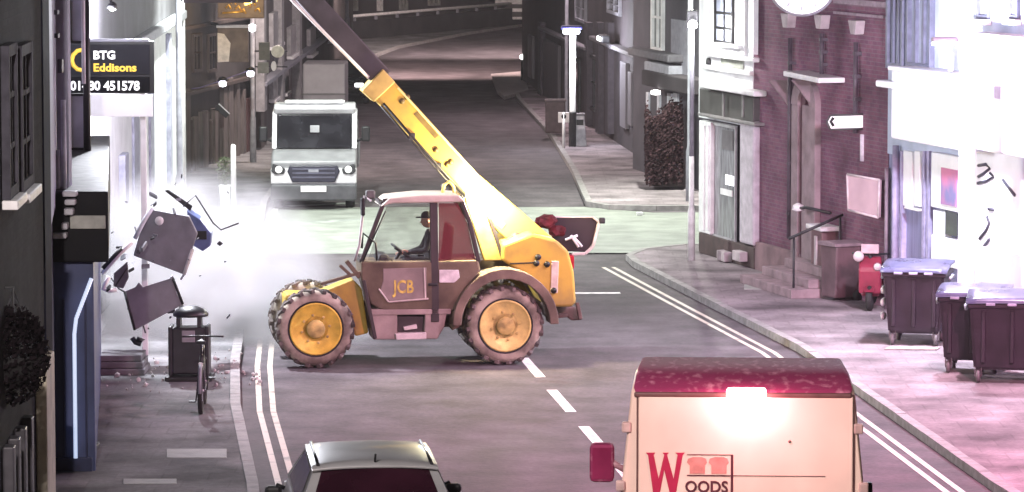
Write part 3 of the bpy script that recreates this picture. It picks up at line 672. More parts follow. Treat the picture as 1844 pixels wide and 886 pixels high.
# ------------------------------------------------------------------ torn cash machine panels and rubble (Y ~ 64)
PAN = mat('torn_panel_grey', (.17, .175, .195), .5, .25, 3, .1)
def slab(name, label, pts, Y, th, m, tilt=0.0, extra=None, cat='panel', group=None):
    P = [at(u, v, Y) for u, v in pts]; c = sum(P, V((0, 0, 0))) / len(P)
    t = thing(name, label, cat, c, 0, group)
    mb = MB(); mb.prism([(p.x - c.x, p.z - c.z) for p in P], -th / 2, th / 2, ch=.015); mb.build('sheet', m, t); t.rotation_euler = (tilt, 0, 0)
    return t, c
t, c = slab('torn_panel', 'large grey torn wall panel with a round hole hanging from the bank', [(272, 375), (341, 388), (356, 420), (331, 495), (240, 460), (252, 420)], 61.6, .09, PAN, .12)
q = at(287, 396, 61.5) - c; MB().lathe([(.0, .0), (.07, .0), (.07, .03), (0, .03)], 14, M=Matrix.Translation((q.x, -.075, q.z)) @ Matrix.Rotation(RX, 4, 'X')).build('bolt_hole', WHITEP, t)
mb = MB(); a, b = at(331, 495, 61.6) - c, at(347, 448, 61.6) - c; mb.tube([(a.x, -.04, a.z), (b.x, -.04, b.z)], .03, 6); mb.build('torn_edge', mat('edge_pale', (.5, .5, .5), .6), t)
t, c = slab('torn_panel', 'smaller grey torn panel with ragged top just above the litter bin', [(225, 525), (244, 517), (250, 508), (258, 517), (311, 500), (318, 528), (330, 548), (244, 594)], 60.9, .1, PAN, -.1)
mb = MB()
for (u0, v0, u1, v1) in [(225, 525, 244, 594), (311, 500, 330, 548)]:
    a, b = at(u0, v0, 60.9) - c, at(u1, v1, 60.9) - c; mb.tube([(a.x, -.05, a.z), (b.x, -.05, b.z)], .022, 6)
mb.build('edge_strip', BLACK, t)
t, c = slab('machine_cowl', 'blue rounded machine cowl tumbling beside the torn grey panel', [(338, 376), (362, 392), (382, 418), (380, 440), (366, 450), (346, 438)], 61.9, .3, mat('cowl_blue', (.09, .12, .25), .35, .3, 3), .1)
MB().box(-.1, .1, -.17, -.155, -.08, .06, ch=.02).build('slot', BLACK, t)
t, c = slab('black_bar', 'black metal bar flying above the torn grey panel', [(296, 343), (302, 341), (347, 371), (343, 380)], 61.9, .08, BLACK, 0, cat='bar')
MB().box(-.04, .04, -.05, -.04, -.02, .02).build('fixing', GREYP, t)
t, c = slab('dark_flap', 'dark triangular flap under the broken white frame', [(205, 492), (230, 470), (232, 500), (222, 520), (204, 516)], 61.3, .05, mat('flap_dark', (.10, .095, .11), .5), .15)
MB().tube([(-.1, -.03, -.14), (.1, -.03, .16)], .012, 5).build('edge_strip', BLACK, t)
# broken window frame bars
for lab, pts, r, m in [('broken white frame bar leaning left of the grey panel', [(184, 493), (214, 458), (238, 436)], .035, WHITEP), ('thin black frame bar lying along the broken white bar', [(186, 484), (206, 462), (220, 448)], .04, BLACK), ('bent pale trim rising from the grey panel towards the post', [(243, 430), (257, 402), (274, 374)], .035, mat('trim_pale', (.6, .62, .68), .5)), ('curled white strip hanging below the dark flap', [(196, 498), (190, 510), (186, 520), (196, 524), (210, 522)], .035, WHITEP)]:
    P = [at(u, v, 61.2) for u, v in pts]; c = P[0]; o = MB(); o.tube([p - c for p in P], r, 6); o = o.build('frame_bar', m, None, c, 0, lab, 'bar')
for lab, pts in [('scrap of wire and bracket dangling over the low rubble step', [(238, 608), (244, 617), (252, 620), (258, 614), (246, 610)]), ('small dark knob flying off beside the blue cowl', [(393, 436), (396, 439), (398, 436)])]:
    P = [at(u, v, 61.0) for u, v in pts]; c = P[0]; o = MB(); o.tube([p - c for p in P], .04, 6); o.build('scrap', DARKM, None, c, 0, lab, 'scrap')
# low grey step with courses of broken blocks
a, b = gp(172, 676, .12), gp(262, 674, .12)
t = thing('rubble_step', 'low grey block step at the foot of the white bank wall', 'step', ((a.x + b.x) / 2, a.y + .45, .12)); wd = (b.x - a.x)
bs = mat('block_grey', (.16, .16, .17), .85, .3, 4, .3)
for k in range(3): MB().box(-wd / 2 + .02 * k, wd / 2 - .03 * k, -.45 + .06 * k, .45, .10 * k, .095 + .10 * k, ch=.015).build('course', bs, t)
rub = MB()
for k in range(150):
    p = gp(random.uniform(175, 470), random.gauss(668, 14), .13); s = random.choice((.012, .02, .02, .03, .05)) * random.uniform(.6, 1)
    if p.x > -4.3: p.z = .01
    bm = bmesh.new(); bmesh.ops.create_icosphere(bm, subdivisions=1, radius=s)
    for q in bm.verts: q.co *= random.uniform(.6, 1.2)
    rub.bm(bm, 0, False, Matrix.Translation((p.x, p.y, p.z + s * .4)))
rub.build('rubble', mat('rubble_pale', (.45, .44, .43), .9, .4, 8), kind='stuff')

fl = MB()
for k in range(80):
    p = at(random.gauss(290, 75), random.gauss(470, 85), random.uniform(60.8, 63.4)); s = random.choice((.015, .02, .03, .05))
    if p.z < .2: continue
    M = Matrix.Translation(p) @ Matrix.Rotation(random.uniform(0, 6), 4, 'X') @ Matrix.Rotation(random.uniform(0, 6), 4, 'Z')
    fl.box(-s, s * random.uniform(.5, 2.5), -s * .3, s * .3, -s, s * random.uniform(.3, 1), random.randrange(2), M)
fl.build('flying_debris', [PAN, mat('chip_dark', (.03, .03, .035), .8)], kind='stuff')
for pts, lab in [([(262, 600), (250, 560), (232, 530), (214, 520), (200, 500)], 'loose black cable trailing from the smaller torn panel'), ([(330, 372), (352, 352), (384, 402), (398, 414), (430, 402)], 'loose grey cable whipping above the blue cowl')]:
    P = [at(u, v, 61.4) for u, v in pts]; c = P[0]; o = MB(); o.tube([p - c for p in P], .014, 5); o.build('loose_cable', DARKM, None, c, 0, lab, 'cable')
# ------------------------------------------------------------------ litter bin and bicycle
c = gp(342, 683, .12); t = thing('litter_bin', 'black hooded litter bin on a base plate behind the bicycle', 'litter bin', c)
LB = mat('bin_black', (.022, .022, .027), .4, .4, 4)
mb = MB(); mb.box(-.26, .26, -.22, .22, .1, .82, ch=.03); 
for sx in (-1, 1): mb.box(sx * .28 - .03, sx * .28 + .03, -.235, .235, .08, .84, ch=.015)
mb.build('body', LB, t)
MB().box(-.36, .36, -.3, .3, 0, .07, ch=.015).build('base_plate', BLACK, t)
mb = MB(); 
for sx in (-1, 1): mb.box(sx * .16 - .03, sx * .16 + .03, -.18, .18, .82, .99, ch=.01)
mb.build('bracket', LB, t)
mb = MB(); mb.lathe([(.0, .16), (.12, .145), (.22, .1), (.275, .04), (.27, 0), (.0, .02)], 24, M=Matrix.Translation((.02, 0, .98))); mb.build('hood', LB, t)
MB().box(-.1, .1, -.238, -.222, .6, .78, ch=.01).build('plate', mat('plate_grey', (.25, .25, .27), .4), t)
c = gp(360, 752, .12)
t = thing('bicycle', 'bicycle parked end-on against the black litter bin', 'bicycle', c, math.radians(2))
BK = mat('bike_black', (.02, .02, .024), .35, .3, 6); TYRE = mat('tyre_rubber', (.02, .019, .02), .8, .4, 12, .2)
def torus(mb, R_, r, n=28, m=8, M=None):
    P = [[((R_ + r * math.cos(2*math.pi*j/m)) * math.cos(2*math.pi*i/n), r * 1.15 * math.sin(2*math.pi*j/m), (R_ + r * math.cos(2*math.pi*j/m)) * math.sin(2*math.pi*i/n)) for j in range(m + 1)] for i in range(n + 1)]
    mb.grid(P, 0, True, M)
Myz = rotz(RX)
for yy in (.34, 1.40):
    wh = MB(); torus(wh, .315, .03, M=Matrix.Translation((0, yy, .345)) @ Myz); wo = wh.build('wheel', TYRE, t)
    sp = MB(); torus(sp, .285, .012, 24, 6, Matrix.Translation((0, yy, .345)) @ Myz)
    for k in range(16):
        q = k * math.pi / 8; sp.tube([(.02 * (-1) ** k, yy, .345), (0, yy + .285 * math.cos(q), .345 + .285 * math.sin(q))], .002, 3)
    sp.tube([(-.05, yy, .345), (.05, yy, .345)], .02, 8); sp.build('rim', mat('rim_alloy', (.5, .5, .52), .3, .2, 5, 0, metal=.8), wo)
fr = MB(); bb = (0, .78, .30); st_ = (0, .62, .86); hd1 = (0, 1.22, .9); hd2 = (0, 1.26, .74)
for a, b, r in [(bb, st_, .017), (st_, hd1, .016), (bb, hd2, .02), (hd1, hd2, .02)]: fr.tube([a, b], r, 8)
for sx in (-1, 1):
    fr.tube([(sx * .055, .34, .345), (sx * .02, .6, .82)], .009, 6); fr.tube([(sx * .055, .34, .345), (sx * .03, .78, .3)], .010, 6); fr.tube([(sx * .05, 1.40, .345), (sx * .045, 1.30, .68), (0, 1.26, .74)], .012, 6)
fr.build('frame', BK, t)
mb = MB(); mb.tube([st_, (0, .58, 1.0)], .014, 8); mb.prism([(-.07, -.14), (.07, -.14), (.03, .02), (.018, .14), (-.018, .14), (-.03, .02)], 1.0, 1.05, axis='z', ch=.012, M=Matrix.Translation((0, .56, 0))); mb.build('saddle', BK, t)
mb = MB(); mb.tube([hd1, (0, 1.2, 1.02)], .016, 8); mb.tube([(-.30, 1.13, 1.03), (-.12, 1.2, 1.03), (.12, 1.2, 1.03), (.30, 1.13, 1.03)], .013, 8); mb.build('handlebar', BK, t)
mb = MB(); mb.tube([(-.07, .78, .3), (-.09, .72, .14)], .011, 6); mb.box(-.19, -.09, .68, .76, .125, .145, ch=.005); mb.tube([(.07, .78, .3), (.09, .84, .46)], .011, 6); mb.box(.09, .19, .8, .88, .455, .475, ch=.005); mb.lathe([(.1, -.004), (.1, .004)], 20, M=Matrix.Translation((.06, .78, .3)) @ Matrix.Rotation(RX, 4, 'Y')); mb.build('pedal_set', DARKM, t)
mb = MB(); pts = [(0, .34 + .37 * math.cos(q), .345 + .37 * math.sin(q)) for q in [math.radians(a) for a in range(60, 200, 20)]]; mb.tube(pts, .028, 6); mb.build('mudguard', GREYP, t)
MB().box(-.03, .03, .30, .33, .70, .75, ch=.01).build('rear_reflector', mat('reflector_white', (.6, .6, .6), .3), t)

# ------------------------------------------------------------------ LEFT, farther
D = frame2(gp(326, 322), gp(478, 268))
h = bld('timber_house', 'dark brown timber-striped house with hanging sign beyond the bank', 'house', D)
DL = D.hit(480, 200, 0)[0]
MB().box(-1.5, DL, 0, 6, 0, 10).build('wall', mat('brown_wall', (.055, .045, .045), .85, .4, 1, .2), h)
tw = mat('timber_strip', (.12, .10, .095), .8, .4, 3, .2, stretch=(6, 6, .5))
for (u, v0, v1, w_) in [(336, 160, 315, 8), (352, 210, 320, 6), (366, 200, 312, 10), (388, 195, 305, 5), (404, 150, 300, 6), (414, 140, 300, 7), (428, 150, 296, 5), (440, 160, 290, 4), (470, 60, 280, 6)]:
    fb(MB(), D, u, v0, u + w_, v1, -.14, 0, ch=.02).build('timber', tw, h)
mb = MB(); fb(mb, D, 330, 150, 480, 156, -.2, 0); fb(mb, D, 330, 36, 480, 42, -.15, 0); mb.build('beam', BROWN, h)
for (u0, u1, v0, v1) in [(344, 360, 60, 130), (372, 386, 60, 130), (376, 386, 215, 290), (342, 350, 215, 300)]:
    win(D, h, u0, v0, u1, v1, 2, 2, BROWN, WGLASS, 0, .08, .08)
fb(MB(), D, 446, 176, 458, 290, -.1, 0).build('door', mat('brown_door', (.07, .03, .03), .5), h)
a, b = at(392, 50, 104), at(448, 112, 104); c = (a + b) / 2
t = thing('hanging_sign', 'cream box sign with white edges hanging from the brown house', 'sign', c)
MB().box(a.x - c.x, b.x - c.x, -.1, .1, b.z - c.z, a.z - c.z, ch=.02).build('board', mat('sign_brown', (.13, .10, .085), .6, .4, 4), t)
mb = MB(); mb.box(a.x - c.x - .03, b.x - c.x, -.14, .14, a.z - c.z, a.z - c.z + .07, ch=.01); mb.build('top_rail', WHITEP, t)
mb = MB(); mb.prism([(a.x - c.x, b.z - c.z), (a.x - c.x + .3, b.z - c.z + .02), (a.x - c.x + .35, .05), (a.x - c.x + .18, .3), (a.x - c.x, .33)], -.13, -.1, ch=.01); mb.build('white_patch', mat('patch_pale', (.75, .7, .66), .6), t)  # pale patch on the left of the board
mb = MB(); mb.tube([(a.x - c.x, 0, .55), (-1.3, 1.5, .6)], .04, 6); mb.build('bracket', DARKM, t)
c = at(434, 14, 103); t = thing('gilded_sign', 'brown hanging pub sign with gilded scrollwork near the top of the frame', 'sign', c)
MB().box(-.62, .62, -.06, .06, -.28, 1.2, ch=.03).build('board', mat('sign_brown', ()), t)
GOLD = mat('gold_leaf', (.8, .5, .12), .35, .4, 8, 0, metal=.6)
mb = MB()
for k in range(7): q = V((-.4 + .13 * k, -.08, .12 * math.sin(k * 1.7))); mb.tube([q, q + V((.09, 0, .09)), q + V((.14, 0, -.04))], .028, 5)
mb.tube([(-.5, -.08, -.14), (.1, -.08, -.1)], .03, 5); mb.build('scrollwork', GOLD, t)
mb = MB(); mb.tube([(.1, -.09, .1), (.42, -.09, .22)], .05, 6); mb.build('gilded_glow', emat('gold_glint', (1, .6, .1), 4.0), t)  # emission paints in an amber glow; no lamp here
mb = MB(); mb.tube([(0, 0, 1.1), (-1.5, 1.2, 1.2)], .035, 6); mb.build('bracket', DARKM, t)
for (u, v, lab) in ((401, 150, 'lower left white lantern on the festoon cable'), (451, 132, 'higher right white lantern on the festoon cable by the pole')):
    c = at(u, v, 102.5); t = thing('festoon_lantern', lab, 'lantern', c, 0, 'lanterns on the festoon cable')
    MB().lathe([(0, -.1), (.09, -.07), (.1, .02), (.05, .09), (0, .1)], 12).build('globe', emat('lantern_lit', (.92, .9, 1), 5), t)
    MB().lathe([(.14, .07), (.1, .14), (.03, .18), (0, .18)], 12).build('cap', BLACK, t)
P = [at(u, v, 102.5) for u, v in ((318, 163), (360, 158), (401, 144), (451, 126))]; c = P[0]
MB().tube([p - c for p in P], .018, 5).build('festoon_cable', mat('cable_violet', (.12, .1, .2), .6), None, c, 0, 'thin dark cable strung across the brown house carrying lanterns', 'cable')
c = at(400, 200, 102); t = thing('small_sign', 'small tilted dark sign with a pale edge on the brown house', 'sign', c)
mb = MB(); mb.box(-.2, .2, -.03, .03, -.07, .07, ch=.01, M=Matrix.Rotation(.75, 4, 'Y')); mb.build('plate', BLACK, t); MB().box(-.2, .2, -.04, -.03, .07, .1, M=Matrix.Rotation(.75, 4, 'Y')).build('edge', WHITEP, t); MB().tube([(0, .02, 0), (-.3, .8, 0)], .02, 6).build('bracket', DARKM, t)
c = gp(456, 292, .12); t = thing('utility_pole', 'tall pale street pole on the left pavement with small signs', 'pole', c)
MB().lathe([(.09, 0), (.08, 1.2), (.065, 1.25), (.055, 8.6)], 12).build('shaft', mat('pole_pale', (.34, .33, .35), .5, .3), t)
c0 = c; c_pole = c
def sign_at(u0, v0, u1, v1, m, oval=False, nm='sign_plate'):
    a, b = at(u0, v0, c0.y - .1), at(u1, v1, c0.y - .1); mb = MB(); hx, hz = abs(b.x - a.x) / 2, abs(a.z - b.z) / 2
    pts = [(hx * math.cos(2*math.pi*k/20), hz * math.sin(2*math.pi*k/20)) for k in range(20)] if oval else [(-hx, -hz), (hx, -hz), (hx, hz), (-hx, hz)]
    mb.prism(pts, -.03, .0, M=Matrix.Translation(((a.x + b.x) / 2 - c0.x, -.08, (a.z + b.z) / 2 - c0.z)), ch=.006); return mb.build(nm, m, t)
sign_at(466, 76, 486, 108, mat('sign_olive', (.12, .12, .10), .6)); sign_at(488, 82, 512, 104, mat('sign_cream', (.62, .62, .54), .6), True); sign_at(464, 112, 484, 132, mat('sign_grey', (.22, .22, .2), .6)); sign_at(488, 110, 498, 128, WHITEP, True)
mb = MB(); 
for v in (92, 120): z = at(456, v, c0.y).z - .12; mb.tube([(0, 0, z), (.95, -.08, z)], .02, 6)
mb.build('sign_arm', DARKM, t)
z = at(456, 50, c0.y).z - .12; MB().lathe([(0, -.12), (.1, -.08), (.1, .08), (0, .12)], 10, M=Matrix.Translation((0, -.1, z))).build('lamp_globe', emat('globe_lit', (.9, .9, .92), 3), t)
c = gp(421, 402, .12); t = thing('white_post', 'slim white post on the left pavement beside the planter', 'post', c)
MB().lathe([(.06, 0), (.06, 1.6), (.05, 1.75), (0, 1.78)], 10).build('shaft', WHITEP, t); MB().lathe([(.1, 0), (.1, .05), (.06, .07)], 10).build('collar', GREYP, t)
c = gp(405, 371, .12); t = thing('planter', 'white tapered planter with a thin shrub on the left pavement', 'planter', c)
MB().lathe([(.13, 0), (.17, .45), (.19, .46), (.19, .5), (.15, .5), (.15, .44)], 4, smooth=False, M=rotz(math.pi / 4)).build('pot', WHITEP, t)
mb = MB()
for k in range(420):
    p = V((random.gauss(0, .1), random.gauss(0, .1), random.uniform(.5, 1.15))); n = V((random.gauss(0, 1), random.gauss(0, 1), random.gauss(0, 1))).normalized(); a = n.orthogonal().normalized(); b = n.cross(a); s = random.uniform(.02, .05)
    mb.add([p - a*s, p + b*s*.5, p + a*s, p - b*s*.5], [(0, 1, 2, 3)])
mb.build('foliage', mat('shrub_leaf', (.09, .11, .06), .6, .5, 9), t); MB().tube([(0, 0, .4), (.02, 0, .8), (0, .02, 1.1)], .015, 5).build('stem', BROWN, t)

E = frame2(gp(480, 262), gp(640, 105))
h = bld('far_left_terrace', 'dim far terrace with pale window surrounds beneath the raised boom', 'house', E)
EL = E.hit(636, 60, 0)[0]
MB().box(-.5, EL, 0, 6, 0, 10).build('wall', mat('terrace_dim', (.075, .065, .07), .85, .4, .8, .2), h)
for (u0, u1, v0, v1) in [(484, 500, 20, 80), (516, 532, 45, 96), (552, 562, 50, 96), (484, 492, 130, 176), (505, 512, 120, 165), (590, 600, 30, 70)]:
    win(E, h, u0, v0, u1, v1, 1, 2, mat('pale_surround', (.3, .29, .3), .6), WGLASS, 0, .14, .5, WHITEP, .1)
mb = MB()
for u in (476, 508, 540): fb(mb, E, u, -30, u + 4, 200, -.25, 0)
mb.build('pilaster', mat('pilaster_pale', (.26, .25, .26), .7), h)
mb = MB(); fb(mb, E, 480, 104, 600, 110, -.3, 0); mb.build('string_course', GREYP, h)

# ------------------------------------------------------------------ far end: railing wall, building, white van
Z = frame2(V((-9.5, 182, 0)), V((2.6, 212.5, 0)))
h = thing('railed_wall', 'low dark wall topped by a white rail across the far bend', 'wall', (Z.o.x, Z.o.y, 0), Z.a)
ZL = 40
MB().box(-6, ZL, 0, .3, 0, 1.0).build('wall', mat('far_wall_dark', (.045, .04, .045), .9, .4, 1), h)
mb = MB(); mb.tube([(-6, .1, 1.25), (ZL, .1, 1.25)], .075, 8); mb.build('top_rail', WHITEP, h)
for k in range(16): MB().box(-5 + k * 2.6, -4.88 + k * 2.6, .04, .16, 1.0, 1.2).build('rail_post', GREYP, h)
F2 = frame2(V((-14, 192, 0)), V((8, 226, 0)))
h = bld('far_house', 'dark far house with small pale windows behind the white rail', 'house', F2)
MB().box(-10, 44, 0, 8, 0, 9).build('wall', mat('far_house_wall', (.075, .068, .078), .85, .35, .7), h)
for (u0, u1, v0, v1) in [(616, 642, -20, 20), (718, 732, -20, 18), (560, 580, -20, 14), (770, 790, -30, 10)]:
    win(F2, h, u0, v0, u1, v1, 2, 2, mat('far_window_grey', (.3, .3, .29), .6), mat('far_pane', (.2, .2, .19), .3), 0, .12, .12)
mb = MB(); fb(mb, F2, 684, -40, 690, 20, -.2, 0); mb.build('downpipe', mat('pipe_bright', (.8, .8, .8), .5), h)
fb(MB(), F2, 600, 24, 900, 40, -.4, 0).build('plinth', mat('far_plinth', (.09, .08, .085), .8), h)
# ------------------------------------------------------------------ TELEHANDLER
nf, nr = gp(567, 661), gp(907, 655)
fw = (nf - nr).normalized(); lf = V((-fw.y, fw.x, 0))
mid = (nf + nr) / 2 - lf * .86
T = Frame(mid, math.atan2(fw.y, fw.x)); WB = (nf - nr).length
th = thing('telehandler', 'yellow telehandler with raised boom crossing the road into the bank', 'telehandler', (mid.x, mid.y, 0), T.a)
YEL = mat('machine_yellow', (.54, .37, .055), .55, .45, 1.6, .12, detail=10, col2=(.31, .22, .06), thr=(.34, .56))
YELD = mat('dirty_yellow', (.50, .36, .09), .6, .5, 3, .2, detail=9)
BODY = mat('machine_grey_brown', (.17, .135, .095), .7, .55, 1.8, .25, detail=10, col2=(.06, .046, .036), thr=(.3, .62), spec=.2)
PINKG = mat('dusty_grey', (.33, .27, .25), .7, .3, 3, .2)
RUB = mat('dusty_tyre', (.42, .375, .305), .95, .5, 2.6, .4, col2=(.13, .112, .092), thr=(.36, .6))
def tp(u, v, y): return T.hit(u, v, y)
def tpoly(pts, y): return [tp(u, v, y) for u, v in pts]
def wheel(x, y, side):
    R_, W = .635, .40
    M = Matrix.Translation((x, y, R_)) @ Matrix.Rotation(-RX * side, 4, 'X')      # lathe axis outward
    mb = MB(); mb.lathe([(.41, -W/2), (.50, -W/2 - .01), (.575, -W/2 + .03), (.60, -W/2 + .08), (.605, W/2 - .08), (.58, W/2 - .03), (.52, W/2 + .012), (.445, W/2), (.41, W/2 - .03)], 40, 0, M)
    n = 20
    for k in range(n):
        for sg in (-1, 1):
            q = 2 * math.pi * (k + (.5 if sg > 0 else 0)) / n
            Mk = M @ Matrix.Rotation(q, 4, 'Z') @ Matrix.Translation((.600, 0, sg * W * .26)) @ Matrix.Rotation(sg * .55, 4, 'X')
            mb.box(-.035, .03, -.038, .038, -W * .27, W * .27, 1, Mk, ch=.012)
    o = mb.build('wheel', [RUB, mat('lug_rubber', (.16, .135, .125), .95, .6, 3, .4, col2=(.05, .043, .04), thr=(.4, .62))], th)
    r = MB(); r.lathe([(.412, W/2 - .02), (.422, W/2 + .006), (.395, W/2 + .012), (.38, W/2 - .03), (.36, W/2 - .08), (.29, W/2 - .09), (.25, W/2 - .03), (.20, W/2 - .02), (0, W/2 - .02)], 32, 0, M); r.lathe([(.37, -W/2), (0, -W/2 + .05)], 20, 0, M)
    r.build('rim', mat('rim_yellow', (.74, .53, .08), .5, .4, 4, .15, detail=9) if x > 0 else mat('rim_dusty_yellow', (.72, .58, .20), .6, .4, 4, .15, detail=9), o)
    b = MB(); b.lathe([(.15, W/2 - .032), (.15, W/2 + .02), (.13, W/2 + .035), (.06, W/2 + .04), (0, W/2 + .04)], 16, 0, M)
    for k in range(8):
        q = k * math.pi / 4 + .2; b.lathe([(.024, W/2 - .05), (.024, W/2 + .0), (0, W/2 + .005)], 6, 0, M @ Matrix.Translation((.225 * math.cos(q), .225 * math.sin(q), 0)), False)
    b.build('hub', mat('hub_ochre', (.52, .40, .13), .6, .5, 6, .2), o)
    g = MB(); g.lathe([(.285, W/2 - .088), (.32, W/2 - .075), (.345, W/2 - .08)], 32, 0, M, True, False); g.lathe([(.42, W/2 - .01), (.432, W/2 + .012), (.45, W/2 + .004)], 40, 0, M, True, False); g.build('rim_groove', BLACK, o)
for x in (WB / 2, -WB / 2):
    for s in (1, -1): wheel(x, s * (.86 if s > 0 else .50), s)
# chassis and axles
mb = MB(); mb.box(-1.9, 1.75, -.38, .38, .55, 1.0, ch=.05); mb.box(-WB/2 - .12, -WB/2 + .12, -.75, .75, .5, .76, ch=.04); mb.box(WB/2 - .12, WB/2 + .12, -.75, .75, .5, .76, ch=.04); mb.build('chassis', BODY, th)
# nose
mb = MB(); mb.prism(tpoly([(566, 531), (636, 503), (652, 520), (664, 600), (640, 606), (622, 556), (600, 540)], .72), .25, .72, ch=.03); mb.box(1.2, 1.95, -.7, .3, .75, 1.12, ch=.06); mb.build('nose', YEL, th)
# rear mudguard: wide grey-brown arch
arc = [(-WB/2 + .72 * math.cos(q), .66 + .74 * math.sin(q)) for q in [math.radians(a) for a in range(0, 181, 12)]]; arc2 = [(-WB/2 + .86 * math.cos(q), .66 + .90 * math.sin(q)) for q in [math.radians(a) for a in range(180, -1, -12)]]
mb = MB(); mb.prism(arc + arc2, .62, 1.14, ch=.015); mb.prism(arc + arc2, -1.14, -.62, ch=.015); mb.build('rear_mudguard', mat('arch_brown', (.18, .14, .11), .7, .5, 2.5, .2, spec=.2), th)
# cab: skeleton from the photograph's outline on the near side plane
yc, y2 = .98, .10
def bar(mb, a, b, y, wd=.05, dp=.06):
    (xa, za), (xb, zb) = tp(*a, y), tp(*b, y); d = V((xb - xa, 0, zb - za)); n = V((-d.z, 0, d.x)).normalized() * wd / 2
    mb.prism([(xa + n.x, za + n.z), (xb + n.x, zb + n.z), (xb - n.x, zb - n.z), (xa - n.x, za - n.z)], y - dp, y, ch=.012)
CABM = mat('cab_frame_dark', (.035, .028, .03), .5, .3, 4, .05)
mb = MB()
O = [(652, 470), (690, 368), (712, 358), (830, 356), (846, 400), (862, 470)]
for y in (yc, y2):
    bar(mb, O[0], O[1], y, .07); bar(mb, O[3], O[4], y, .07); bar(mb, O[4], O[5], y, .07); bar(mb, (781, 358), (784, 580), y, .13 if y == yc else .06); bar(mb, (690, 362), (836, 358), y, .07)
for (u, v) in (O[0], O[1], O[3], O[5]):
    x, z = tp(u, v, yc); mb.box(x - .035, x + .035, y2, yc - .06, z - .035, z + .035, ch=.01)
mb.build('cab_frame', CABM, th)
mb = MB(); r_ = tpoly([(684, 372), (700, 357), (760, 351), (826, 351), (838, 362), (826, 364), (706, 366)], yc); mb.prism(r_, y2 - .06, yc + .05, ch=.025); mb.build('cab_roof', mat('roof_pale', (.50, .45, .38), .5, .25, 3, .1), th)
GL = glass_mat('cab_glass', (.06, .07, .07), .13)
GLR = glass_mat('rear_quarter_glass', (.16, .035, .045), .72)  # red tint paints in a reddish reflection
mb = MB(); mb.prism(tpoly([(662, 468), (696, 372), (776, 366), (778, 470)], yc - .03), yc - .036, yc - .03); mb.build('side_window', GL, th)
mb = MB(); mb.prism(tpoly([(790, 366), (824, 366), (842, 402), (856, 468), (790, 470)], yc - .03), yc - .036, yc - .03); mb.build('quarter_window', GLR, th)
mb = MB(); mb.prism(tpoly([(662, 468), (696, 372), (776, 366), (778, 470)], y2), y2 - .03, y2 - .024); mb.build('far_window', GL, th)
# door and lower side panels
mb = MB(); mb.prism(tpoly([(650, 471), (780, 471), (782, 558), (690, 560), (668, 548), (650, 500)], yc), .2, yc, ch=.03); dr = mb.build('cab_door', BODY, th)
mb = MB(); mb.prism(tpoly([(690, 484), (768, 482), (768, 538), (702, 542), (684, 528), (690, 505)], yc + .012), yc - .01, yc + .012, ch=.008); mb.build('door_panel', mat('door_panel_grey', (.24, .2, .185), .5, .3, 3, .1), dr)
mb = MB()
for a, b in [((682, 520), (700, 544)), ((700, 544), (772, 538)), ((764, 482), (766, 538))]: bar(mb, a, b, yc + .03, .028, .02)
mb.build('door_trim', mat('trim_dusty', (.5, .43, .40), .5, .3), dr)
x, z = tp(703, 531, yc + .02); LT = emat('door_letter_yellow', (1, .75, .1), .12); o = text('JCB', .29, mat('letter_yellow', (.62, .48, .10), .6, .5, 9), dr, (x - .05, yc + .016, z + .03), (RX, 0, math.pi), off=.006, sx=.74); 
mb = MB(); mb.prism(tpoly([(784, 471), (862, 470), (866, 488), (836, 520), (828, 560), (784, 560)], yc), .2, yc - .01, ch=.03); mb.build('side_panel', BODY, th)
mb = MB(); mb.prism(tpoly([(791, 486), (826, 486), (828, 500), (818, 509), (791, 509)], yc + .005), yc - .01, yc + .01, ch=.008); mb.build('decal_plate', mat('decal_pale', (.62, .6, .6), .5, .3, 9), th)
# under-cab boxes
mb = MB(); mb.prism(tpoly([(664, 562), (716, 562), (716, 612), (672, 612)], yc), .35, yc - .02, ch=.02); mb.prism(tpoly([(766, 560), (806, 560), (800, 590), (788, 611), (764, 611)], yc), .35, yc - .02, ch=.02); mb.prism(tpoly([(664, 557), (812, 556), (812, 566), (664, 568)], yc), .35, yc, ch=.015); mb.build('side_tank', PINKG, th)
mb = MB(); mb.prism(tpoly([(716, 570), (766, 570), (766, 598), (716, 598)], yc - .1), .38, yc - .12, ch=.01); mb.build('tank_recess', CABM, th)
mb = MB(); mb.prism(tpoly([(712, 601), (768, 599), (768, 611), (714, 612)], yc + .04), .5, yc + .04, ch=.012); mb.build('step', mat('step_pale', (.62, .58, .56), .5, .2), th)
mb = MB(); mb.prism(tpoly([(726, 589), (750, 584), (752, 592), (728, 595)], yc - .06), .6, yc - .06, ch=.012); mb.build('step_tread', MC['step_pale'], th)
mb = MB(); bar(mb, (655, 505), (676, 610), yc + .02, .06, .3); mb.build('cab_front_pillar', CABM, th)
mb = MB(); bar(mb, (578, 512), (660, 488), .95, .05, .1); bar(mb, (624, 470), (648, 500), .95, .07, .12); bar(mb, (612, 478), (632, 496), .95, .05, .1); mb.build('front_bracket', BODY, th)
mb = MB(); bar(mb, (812, 590), (836, 580), .7, .1, .3); mb.build('axle_link', BODY, th)
